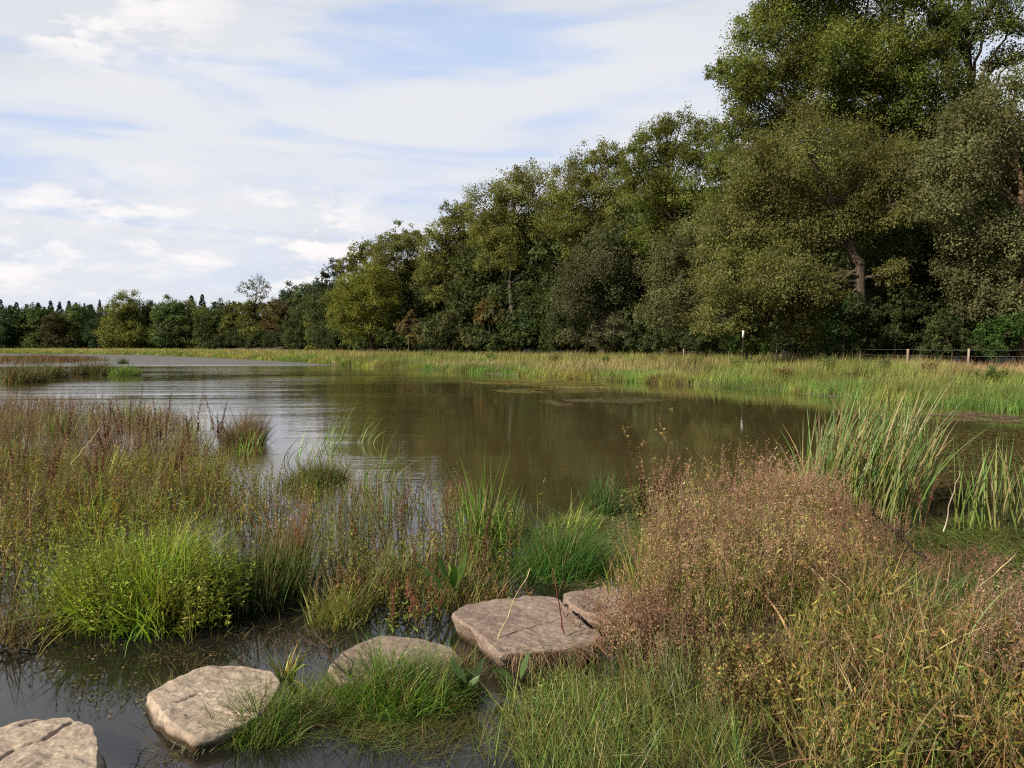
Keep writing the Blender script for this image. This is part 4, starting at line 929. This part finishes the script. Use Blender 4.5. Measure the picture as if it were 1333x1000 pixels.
for px, py, h, n, lab, lv, sd in [
    (465, 720, .62, 9, 'red stemmed leafy plant in the shallows behind the half buried stone', 22, (.19, .075, .055)),
    (520, 690, .55, 9, 'reddish seed stalks leaning beside the curved green reeds', 10, (.22, .10, .075)),
    (575, 690, .62, 8, 'pinkish seed stalks in the middle before the brown water', 8, (.24, .11, .085)),
    (550, 760, .48, 12, 'leafy green and red plant behind the half buried stone', 24, (.19, .09, .055)),
    (636, 770, .75, 2, 'single dark red stalk rising behind the largest stone', 4, (.12, .04, .035)),
    (600, 700, .6, 7, 'thin red stalks left of the upright green sedge', 8, (.2, .085, .06)),
    (540, 810, .36, 14, 'low dark red seed plant at the back of the half buried stone', 12, (.22, .075, .065)),
    (440, 800, .42, 14, 'tan bushy plant at the water edge left of the half buried stone', 22, (.27, .17, .08))]:
    stalk_plant(px, py, h, lab, n, .2, leaves=lv, lcol=(.14, .17, .04), seed=sd, leanv=.2, k=50, sl=.018, sw=.009)
for px, py, h, lv in [(480, 660, .5, 14), (540, 650, .55, 12), (600, 660, .5, 14), (450, 770, .4, 24), (505, 730, .5, 20), (560, 720, .5, 22), (610, 745, .42, 22), (655, 700, .45, 10), (350, 690, .5, 18), (520, 790, .36, 26), (590, 770, .36, 24), (660, 790, .3, 18)]:
    stalk_plant(px, py, h, 'thin reddish stems with small green leaves standing in the shallows', 12, .2, leaves=lv, lcol=mixcols([(.15, .19, .04), (.19, .19, .04), (.12, .15, .04)], 1)[0], seed=(.23, .13, .075), leanv=.22, k=26, sl=.018, sw=.009, group='reddish leafy stems in the shallows')
tuft(440, 808, 420, .22, .28, [(.14, .18, .035), (.22, .20, .05), OLV], 'yellow green tuft in front of the tan bushy plant', lean=.3, cv=.5, w=.008)
tuft(630, 720, 260, .22, .62, [(.10, .19, .03), (.14, .22, .04)], 'upright green sedge left of the bent rushes', 'sedge_clump', 'sedge', lean=.12, cv=.25, w=.016)
tuft(500, 760, 600, .4, .28, [(.10, .14, .03), OLV, BRN], 'low olive tuft in the shallows behind the half buried stone', lean=.3, cv=.5)
tuft(600, 780, 600, .4, .28, [(.10, .13, .03), BRN, OLV], 'brown green tuft behind the largest stone', lean=.35, cv=.5)
# rushes behind the stones
tuft(786, 670, 420, .19, .52, [(.055, .115, .028), (.08, .14, .04)], 'upright dark rush clump at the edge of the brown water', 'rush_clump', 'rush', lean=.2, cv=.1, w=.009, wind=.1)
tuft(742, 690, 260, .32, .32, [(.16, .24, .035), (.22, .27, .04)], 'bright bent grass left of the dark rush clump', 'grass_tuft', 'grass', lean=.5, cv=1.2, w=.013)
tuft(735, 748, 1500, .30, .45, [(.055, .13, .025), (.075, .16, .025)], 'dense dark green rushes bent over behind the largest stone', 'rush_clump', 'rush', lean=.3, cv=.7, w=.006)
tuft(690, 745, 900, .38, .34, [(.08, .17, .03), (.10, .18, .03)], 'soft green grass left of the bent rushes', 'grass_tuft', 'grass', lean=.6, cv=1.0, w=.006)
def flatweed():
    G = Geo(); n = 2600; P = scatter([(690, 700), (780, 665), (850, 680), (840, 745), (760, 775), (700, 760)], n); P[:, 2] = np.maximum(P[:, 2], .004)
    blades(G, P, rng.uniform(.15, .45, n), rng.normal(0, .9, n), rng.uniform(1.25, 1.5, n), rng.uniform(0, .15, n), .006, jit(mixcols([(.10, .17, .035), (.16, .19, .07), (.22, .2, .11)], n), n), seg=3)
    n = 2400; P = scatter([(1190, 700), (1270, 680), (1345, 690), (1350, 800), (1250, 810), (1200, 770)], n); P[:, 2] = np.maximum(P[:, 2], .004)
    blades(G, P, rng.uniform(.15, .4, n), rng.normal(3, 1.2, n), rng.uniform(1.0, 1.45, n), rng.uniform(0, .2, n), .007, jit(mixcols([(.08, .14, .025), (.12, .15, .03), (.16, .14, .04)], n), n), seg=3)
    n = 1300; P = scatter([(380, 900), (480, 930), (640, 930), (700, 960), (560, 985), (420, 960)], n, 80, .08); P[:, 2] = np.maximum(P[:, 2], .004)
    blades(G, P, rng.uniform(.06, .22, n), rng.uniform(0, 6.28, n), rng.uniform(1.2, 1.5, n), .1, .005, jit(mixcols([(.12, .14, .03), (.17, .14, .05), (.09, .13, .03)], n), n), seg=2)
    n = 700; P = scatter([(180, 860), (400, 800), (440, 840), (380, 870), (230, 990), (200, 1000), (190, 900)], n, 45, .06); P[:, 2] = np.maximum(P[:, 2], .004)
    blades(G, P, rng.uniform(.04, .16, n), rng.uniform(0, 6.28, n), rng.uniform(.8, 1.5, n), .2, .006, jit(mixcols([(.12, .13, .03), (.17, .13, .06), (.10, .06, .04)], n), n), seg=2)
    n = 620; P = scatter([(-60, 850), (180, 840), (420, 830), (430, 880), (200, 1010), (120, 1000), (130, 930), (-60, 925)], n, 34, .06); P[:, 2] = .006
    cards(G, P, np.stack([rng.normal(0, 1, n), rng.normal(0, 1, n), np.zeros(n)], 1), rng.uniform(.010, .03, n), rng.uniform(.006, .013, n), jit(mixcols([(.14, .16, .04), (.2, .15, .08), (.08, .06, .035), (.3, .25, .16)], n), n, .3), np.tile([0, 0, 1.], (n, 1)) + rng.normal(0, .15, (n, 3)))
    tag(G.build('floating_weed', M_BLADE), 'flattened grass and weed floating on the water between the plants', kind='stuff')
flatweed()
# loosestrife at the water edge and the tan bush
stalk_plant(852, 680, .85, 'leafy loosestrife with red tips at the edge of the brown water', 26, .2, leaves=60, lcol=(.10, .11, .03), seed=(.17, .075, .06), leanv=.18, k=60)
def bush(pxs, n, h, label, cols, stem=(.22, .14, .085), nseed=7, ktw=9, green=.1, name='willowherb_bush', clump=60, hs=.16, loc=None, sl=.017, sw=.010, spread=.13):
    G = Geo(); P = scatter(pxs, n, clump, spread); c = P.mean(0)
    H = h * np.exp(hs * rng.standard_normal(n)); az = rng.uniform(0, 6.28, n); ln_ = np.abs(rng.normal(0, .2, n)); cv = rng.normal(.1, .2, n)
    blades(G, P, H, az, ln_, cv, .006, jit(stem, n), seg=3)
    m = n * ktw
    tone = fbm(P[:, 0] * 1.3 + 3, P[:, 1] * 1.3)[:, None]
    ck = np.asarray(cols, float)[rng.choice(len(cols), n)] * (.75 + .55 * tone)
    twigs(G, P, H, az, ln_, cv, ktw, .25, 1.0, .17, .004, stem, nseed, sl, sw, np.repeat(np.repeat(ck, ktw, 0), nseed, 0), up=.8)
    if green:
        k = int(n * 9 * green * 10); Q = scatter(pxs, k, clump, .15)
        blades(G, Q, h * rng.uniform(.3, .8, k), rng.uniform(0, 6.28, k), np.abs(rng.normal(0, .25, k)), .4, .009, jit(mixcols([OLV, (.14, .2, .03), TANC], k), k), seg=3)
    return tag(G.build(name, M_SEED, loc=np.array([c[0], c[1], 0])), label, 'bush')
bush([(830, 800), (850, 730), (930, 690), (1010, 690), (1060, 740), (1060, 810), (980, 850), (880, 850)], 560, .64, 'large tan pink seed bush behind the stones', [PNK, (.36, .235, .13), (.29, .18, .12), (.30, .25, .09), (.24, .25, .07)], green=.07, hs=.26, clump=45)
bush([(1040, 790), (1070, 720), (1120, 700), (1150, 740), (1130, 800), (1080, 830)], 230, .46, 'duller brown seed bush below the cattails', [(.25, .14, .095), (.21, .115, .085), (.28, .18, .09)], green=.08)
bush([(960, 690), (1010, 665), (1080, 665), (1080, 690), (1000, 705)], 240, .55, 'far part of pinkish seed stalks before the lake left of the cattails', [PNK, (.33, .19, .12)], green=.06)
bush([(1200, 740), (1260, 735), (1290, 770), (1230, 800), (1190, 780)], 60, .2, 'low dark brown seed plants on the wet ground at the right', [(.20, .11, .075), (.24, .14, .09)], green=.05)
bush([(790, 830), (850, 820), (880, 850), (850, 880), (790, 860)], 120, .28, 'low rusty seed plants at the right end of the largest stone', [(.31, .20, .12), (.26, .16, .10)], green=.03, clump=25)
for px, py, top in [(900, 700, 572), (946, 700, 560), (958, 690, 565), (978, 690, 562), (1000, 690, 585), (915, 720, 610), (880, 720, 600)]:
    h = CAMZ - (top - 450) / F * at(px, py)[1]
    stalk_plant(px, py, max(.5, min(1.2, h)), 'tan pink seed spike rising out of the top of the seed bush', 3, .05, col=(.24, .14, .09), seed=(.33, .19, .13), group='spikes above the tan bush', k=70, name='seed_spike')
tuft(1012, 665, 150, .25, .55, [(.20, .28, .035), (.25, .30, .05)], 'bright yellow green grass behind the tan bush', 'grass_tuft', 'grass', lean=.2, cv=.5, w=.014)
# cattails
def cattail(px, py, n, r, ry, h, label, lean=.12, cv=.35, w=.0155, cols=None, wind=.9):
    P = disc(px, py, n, r, ry, .5); c = at(px, py); az = np.where(rng.random(n) < wind, rng.normal(.1, .5, n), rng.uniform(0, 6.28, n))
    G = Geo(); H = h * rng.uniform(.55, 1.08, n)
    cc = mixcols(cols if cols is not None else [CAT, (.11, .22, .05), (.16, .27, .08), (.13, .24, .06), (.32, .26, .13)], n, None)
    c0 = jit(cc * .6 + np.array([.28, .26, .05]) * .4, n, .15); c1 = jit(cc, n, .15); dt = rng.random(n) < .25; c1[dt] = jit((.34, .25, .12), int(dt.sum()), .2)
    blades(G, P, H, az, np.abs(rng.normal(lean, .1, n)), rng.normal(cv, .2, n), w * rng.uniform(.7, 1.3, n), c0, c1, 6, taper=3.0, base=.9)
    return tag(G.build('cattail_clump', M_REED, loc=c), label, 'cattails')
cattail(1122, 664, 760, .64, .7, 1.42, 'large blue green cattail clump leaning in the wind')
cattail(1068, 668, 60, .45, .5, 1.0, 'thin straw coloured blades at the left of the large cattail clump', cols=[STRAW, (.3, .27, .13), CAT], w=.012, lean=.25, cv=.3)
cattail(1272, 690, 40, .24, .2, 1.05, 'narrow cattail clump standing at the right over wet ground', lean=.08, cv=.1, wind=.3)
cattail(1325, 640, 40, .35, .3, .8, 'cattail blades at the right edge', lean=.15, cv=.2, wind=.3)
cattail(1345, 690, 40, .35, .3, .85, 'short cattail blades cut off by the right edge, nearer than the others', lean=.25, cv=.3, wind=.3)
for px, py in [(1203, 570), (1215, 585), (1222, 560), (1231, 580), (1303, 575), (1190, 590)]:
    tuft(px, py, 5, .10, .42, [(.13, .21, .06)], 'few green blades standing alone in the shallow water at the right', 'reed', 'reed', lean=.08, cv=.2, w=.016, group='lone reeds in the right shallows')
stalk_plant(1196, 700, .95, 'dark brown dock stalk in front of the large cattails', 4, .07, col=(.13, .06, .04), seed=(.16, .075, .05), k=110)
# dead sticks and straws
def stick(a, b, r, col, label, name='dead_branch', cat='branch', sag=.04, za=0., depth=None):
    p0 = np.array(a); p1 = np.array(b); G = Geo(); m = (p0 + p1) / 2 + [0, 0, sag]
    tube(G, wob(bez(p0, m, p1, 9), r * .8), r, r * .45, col, 6)
    if name == 'dead_branch':
        for k in range(4):
            s = p0 + (p1 - p0) * rng.uniform(.3, .9); tube(G, bez(s, s + rng.normal(0, .05, 3), s + rng.normal(0, .12, 3) + [0, 0, .08], 5), r * .4, r * .15, col, 4)
    return tag(G.build(name, M_BARK, loc=p0), label, cat)
stick(at_depth(1210, 735, 6.0), at_depth(1135, 668, 6.6), .013, (.03, .022, .018), 'bare dark branch slanting out of the brown bush')
stick(at_depth(1228, 692, 6.9), at_depth(1250, 612, 6.9), .007, (.40, .33, .24), 'pale dry twig standing on the wet ground at the right', 'dry_stalk', 'stalk')
stick(at_depth(1240, 800, 4.8), at_depth(1322, 722, 4.8), .005, STRAW, 'long straight straw stalk leaning right above the dry grass', 'dry_stalk', 'stalk', 0.01)
stick(at_depth(92, 605, 8.6), at_depth(131, 556, 8.8), .008, (.32, .27, .12), 'thick straw stalk leaning over the left marsh', 'dry_stalk', 'stalk', 0)
stick(at_depth(735, 826, 4.6), at_depth(719, 745, 4.6), .005, (.17, .05, .04), 'upright red stalk in front of the largest stone', 'dry_stalk', 'stalk', 0)
stick(at_depth(640, 850, 4.5), at_depth(690, 740, 4.8), .005, STRAW, 'pale bent straw leaning across the largest stone', 'dry_stalk', 'stalk', .03)
stick(at_depth(455, 880, 4.1), at_depth(390, 825, 4.3), .006, (.05, .03, .025), 'dark thin twig by the pale stone slab', 'dead_branch', 'branch', .02)
stick(at(-10, 856) + [0, 0, .01], at(40, 852) + [0, 0, .03], .012, (.04, .028, .02), 'dark stick lying on the mud at the left edge')
# roots under the broken edge of the largest stone
def roots():
    G = Geo(); n = 800
    x = rng.uniform(660, 788, n); P = np.array([at(a, np.interp(a, [655, 716, 770, 788], [846, 843, 836, 826]) + rng.uniform(-2, 5), .13) for a in x])
    blades(G, P, rng.uniform(.06, .22, n), rng.normal(-1.4, .9, n), rng.uniform(1.2, 2.4, n), rng.normal(.8, .6, n), .005, jit(mixcols([(.3, .2, .12), (.15, .09, .06)], n), n), seg=4)
    tag(G.build('root_mat', M_SEED), 'dry roots hanging over the broken front of the largest stone', 'roots')
roots()
# grass by the stones
tuft(520, 912, 2600, .38, .30, [(.075, .16, .022), (.10, .19, .025), (.14, .2, .03)], 'dense green grass tuft growing over the half buried stone', 'grass_tuft', 'grass', lean=.55, cv=1.0, w=.0055, ry=.25)
tuft(430, 915, 1300, .26, .18, [(.12, .18, .03), (.17, .19, .045)], 'low yellowish grass between the pale slab and the dense tuft', 'grass_tuft', 'grass', lean=.7, cv=1.0, w=.005)
tuft(345, 950, 1500, .22, .24, [(.07, .14, .022), (.10, .17, .025), (.14, .17, .04)], 'grass tuft growing against the right side of the pale slab', 'grass_tuft', 'grass', lean=.5, cv=.8, w=.005)
tuft(372, 888, 30, .04, .28, [(.14, .22, .03), (.30, .22, .05)], 'single leafy stalk at the back corner of the pale slab', 'marsh_plant', 'plant', lean=.2, cv=.5, w=.016)
def broad(px, py, n, label, h=.26, col=(.07, .12, .035)):
    c = at(px, py); c[2] = 0; G = Geo()
    for k in range(n):
        p = c + [rng.normal(0, .012), rng.normal(0, .012), -.02]; az = rng.uniform(0, 6.28); hh = h * rng.uniform(.5, 1)
        cv = rng.uniform(.1, .6); ln_ = rng.uniform(.05, .5)
        blades(G, p[None], np.array([hh * .5]), np.array([az]), np.array([ln_]), np.array([.1]), np.array([.006]), jit((.12, .12, .05), 1), seg=2)
        q = centre(p[None], np.array([hh * .48]), np.array([az]), np.array([ln_]), np.array([.1]), 1.0)
        # a broad blade, widest near its middle
        m = 6; t = np.linspace(0, 1, m + 1); w = .032 * np.sin(np.pi * np.clip(t, .04, .97) ** .8) ; cl = np.array([centre(q, np.array([hh * .7]), np.array([az]), np.array([ln_ + .1]), np.array([cv]), tt)[0] for tt in t])
        sa = rng.uniform(0, np.pi); s = np.array([math.cos(sa), math.sin(sa), 0]); V = np.stack([cl - s * w[:, None], cl + [0, 0, -.004], cl + s * w[:, None]], 1).reshape(-1, 3)
        Q = [];
        for i in range(m): Q += [[i * 3, i * 3 + 1, i * 3 + 4, i * 3 + 3], [i * 3 + 1, i * 3 + 2, i * 3 + 5, i * 3 + 4]]
        G.add(V, Q, jit(col, 1, .2)[0])
    return tag(G.build('water_dock', M_REED, loc=c, smooth=True), label, 'plant')
tuft(590, 895, 700, .16, .22, [(.09, .15, .03), (.16, .15, .05), BRN], 'mixed grass in the gap between the half buried stone and the largest one', 'grass_tuft', 'grass', lean=.5, cv=.8, w=.006)
tuft(470, 898, 800, .20, .17, [(.10, .18, .03), (.15, .19, .04)], 'short grass creeping over the left half of the half buried stone', 'grass_tuft', 'grass', lean=.7, cv=1.0, w=.005)
tuft(700, 880, 500, .30, .13, [(.20, .14, .08), (.13, .15, .04), (.10, .08, .05)], 'brown trailing plants under the front of the largest stone', 'trailing_plant', 'plant', lean=.9, cv=1.2, w=.006, ry=.10)
tuft(235, 985, 160, .16, .07, [(.20, .16, .10), (.12, .13, .04), (.08, .06, .04)], 'wet leaf litter and sprigs at the foot of the pale stone slab', 'litter_clump', 'litter', lean=1.2, cv=.6, w=.012, ry=.08)
broad(605, 920, 9, 'broad leaved water dock between the dense tuft and the open water')
broad(668, 904, 3, 'three broad upright leaves in front of the largest stone')
broad(592, 790, 8, 'broad leaved green plant behind the largest stone', .4, (.11, .19, .035))
tuft(215, 895, 22, .05, .16, [(.14, .18, .04), (.3, .27, .14)], 'small straw and green sprig behind the pale slab', 'marsh_plant', 'plant', lean=.6, cv=.6, w=.008)
# needle rushes at the bottom
def needles():
    G = Geo(); n = 5200; P = scatter([(660, 930), (720, 905), (880, 905), (960, 940), (990, 1030), (820, 1060), (690, 1040)], n, 0)
    c = at(820, 970); az = rng.normal(2.5, 1.3, n)
    blades(G, P, rng.uniform(.10, .40, n), az, rng.uniform(.15, 1.25, n), rng.uniform(0, .5, n), .0042, jit(mixcols([(.08, .15, .028), (.11, .18, .035), (.19, .21, .045), (.24, .2, .07)], n), n, .35), seg=3)
    n = 70; P = scatter([(830, 920), (900, 900), (960, 930), (930, 960)], n); blades(G, P, rng.uniform(.3, .55, n), rng.normal(2.0, .7, n), rng.uniform(.05, .5, n), .1, .006, jit((.17, .21, .09), n), seg=3)
    n = 2600; P = scatter([(665, 925), (730, 898), (830, 900), (860, 940), (790, 985), (690, 985)], n, 130, .05); P[:, 2] += rng.uniform(.02, .13, n)
    cards(G, P, rng.normal(0, 1, (n, 3)) * [1, 1, .5], rng.uniform(.02, .06, n), rng.uniform(.004, .010, n), jit(mixcols([(.16, .20, .04), (.11, .17, .03), (.24, .22, .07)], n), n, .3))
    n = 900; P = scatter([(665, 925), (730, 898), (880, 900), (960, 950), (790, 1010), (690, 1000)], n); P[:, 2] += rng.uniform(.02, .12, n)
    blades(G, P, rng.uniform(.12, .35, n), rng.uniform(0, 6.28, n), rng.uniform(.9, 1.6, n), rng.uniform(-.2, .5, n), .005, jit(mixcols([(.20, .21, .05), (.13, .18, .04), (.27, .21, .1)], n), n, .35), seg=3)
    tag(G.build('rush_clump', M_REED, loc=c), 'fine bluish needle rushes spreading over the bottom middle', 'rush')
needles()
tuft(640, 985, 60, .25, .28, [(.12, .17, .04), (.2, .17, .07)], 'sparse thin rush blades standing in the dark water', 'rush_clump', 'rush', lean=.35, cv=.2, w=.0045)
# right bottom dry grass
def drygrass():
    G = Geo(); A = [(1020, 860), (1060, 820), (1150, 810), (1200, 850), (1290, 870), (1340, 900), (1390, 1060), (1020, 1060), (1030, 930)]
    n = 4200; P = scatter(A, n, 100, .07); c = at(1180, 900)
    cols = mixcols([(.26, .19, .07), (.17, .165, .05), (.11, .15, .032), (.09, .14, .03), STRAW, (.17, .10, .045)], n)
    blades(G, P, rng.uniform(.18, .55, n), rng.uniform(0, 6.28, n), np.abs(rng.normal(0, .3, n)), np.abs(rng.normal(.7, .6, n)), .007, jit(cols, n, .4, .1), seg=4)
    n = 500; P = scatter(A, n, 90, .1); H = rng.uniform(.25, .55, n); az = rng.uniform(0, 6.28, n); ln_ = np.abs(rng.normal(0, .25, n))
    blades(G, P, H, az, ln_, .2, .006, jit(TANC, n), seg=3)
    cl = mixcols([(.28, .21, .06), (.20, .18, .04), (.12, .15, .035), (.22, .13, .055)], n)
    along(G, P, H, az, ln_, np.full(n, .2), 13, .15, 1.0, .085, .016, np.repeat(cl, 13, 0), -.1, .5)
    n = 170; P = scatter(A, n, 60, .08)
    blades(G, P, rng.uniform(.3, .75, n), rng.uniform(0, 6.28, n), np.abs(rng.normal(0, .3, n)), rng.uniform(.6, 2.6, n), .014 * rng.uniform(.6, 1.3, n), jit(mixcols([STRAW, (.26, .26, .12), (.18, .22, .07), (.36, .25, .12)], n), n, .25), seg=7)
    tag(G.build('dry_grass', M_BLADE, loc=np.array([c[0], c[1], 0])), 'tangled yellow and straw dry grass filling the bottom right', kind='stuff')
drygrass()
bush([(900, 890), (940, 860), (1000, 880), (1010, 930), (950, 950), (905, 930)], 85, .30, 'small yellow leaved bush in front of the tan bush', [(.25, .22, .075), (.24, .17, .07), (.17, .18, .05)], stem=(.16, .10, .05), nseed=5, ktw=8, green=.05, name='yellow_bush', clump=40, sl=.024, sw=.013)
bush([(1050, 800), (1080, 760), (1130, 770), (1120, 830), (1060, 840)], 110, .5, 'green and tan leafy stalks between the brown bush and dry grass', [(.28, .2, .08), (.2, .22, .05), (.32, .2, .1)], nseed=5, ktw=8, green=.1, clump=25, name='leafy_stalks', sl=.03, sw=.012)
bush([(1300, 850), (1350, 840), (1370, 930), (1320, 950)], 120, .45, 'greyish dry seed bush at the right edge above the bottom corner', [(.30, .21, .14), (.26, .17, .11)], green=.05, clump=25)
tuft(1262, 770, 700, .42, .20, [(.08, .14, .028), (.11, .16, .035)], 'short green grass on the wet ground below the narrow cattails', 'grass_tuft', 'grass', lean=.7, cv=1.0, w=.006)
tuft(1175, 760, 500, .3, .26, [(.09, .15, .03), (.14, .16, .04)], 'green grass between the brown bush and the wet ground at the right', 'grass_tuft', 'grass', lean=.5, cv=.9, w=.006)
tuft(1235, 790, 900, .34, .28, [(.05, .10, .022), (.07, .13, .025)], 'dark green grass in the shade at the right', 'grass_tuft', 'grass', lean=.5, cv=.8, w=.007)
tuft(1205, 800, 26, .14, .62, [(.20, .24, .09), (.26, .26, .12)], 'tall arching grey green grass blades above the dry grass', 'grass_plant', 'grass', lean=.15, cv=1.8, w=.013, hs=.12)
tuft(1150, 985, 300, .16, .2, [(.055, .13, .025)], 'small fresh green tuft low in the dry grass', 'grass_tuft', 'grass', lean=.4, cv=.6, w=.006)
def litter():
    G = Geo(); n = 3000; P = scatter([(880, 880), (1060, 830), (1200, 760), (1340, 800), (1400, 1060), (960, 1060), (880, 950)], n); P[:, 2] += .02
    blades(G, P, rng.uniform(.1, .4, n), rng.uniform(0, 6.28, n), rng.uniform(1.1, 1.5, n), rng.uniform(0, .2, n), .006, jit(mixcols([STRAW, BRN, OLV, (.2, .17, .05)], n), n), seg=2)
    tag(G.build('plant_litter', M_BLADE), 'flattened straw and dead stems on the muddy ground at the right', kind='stuff')
litter()
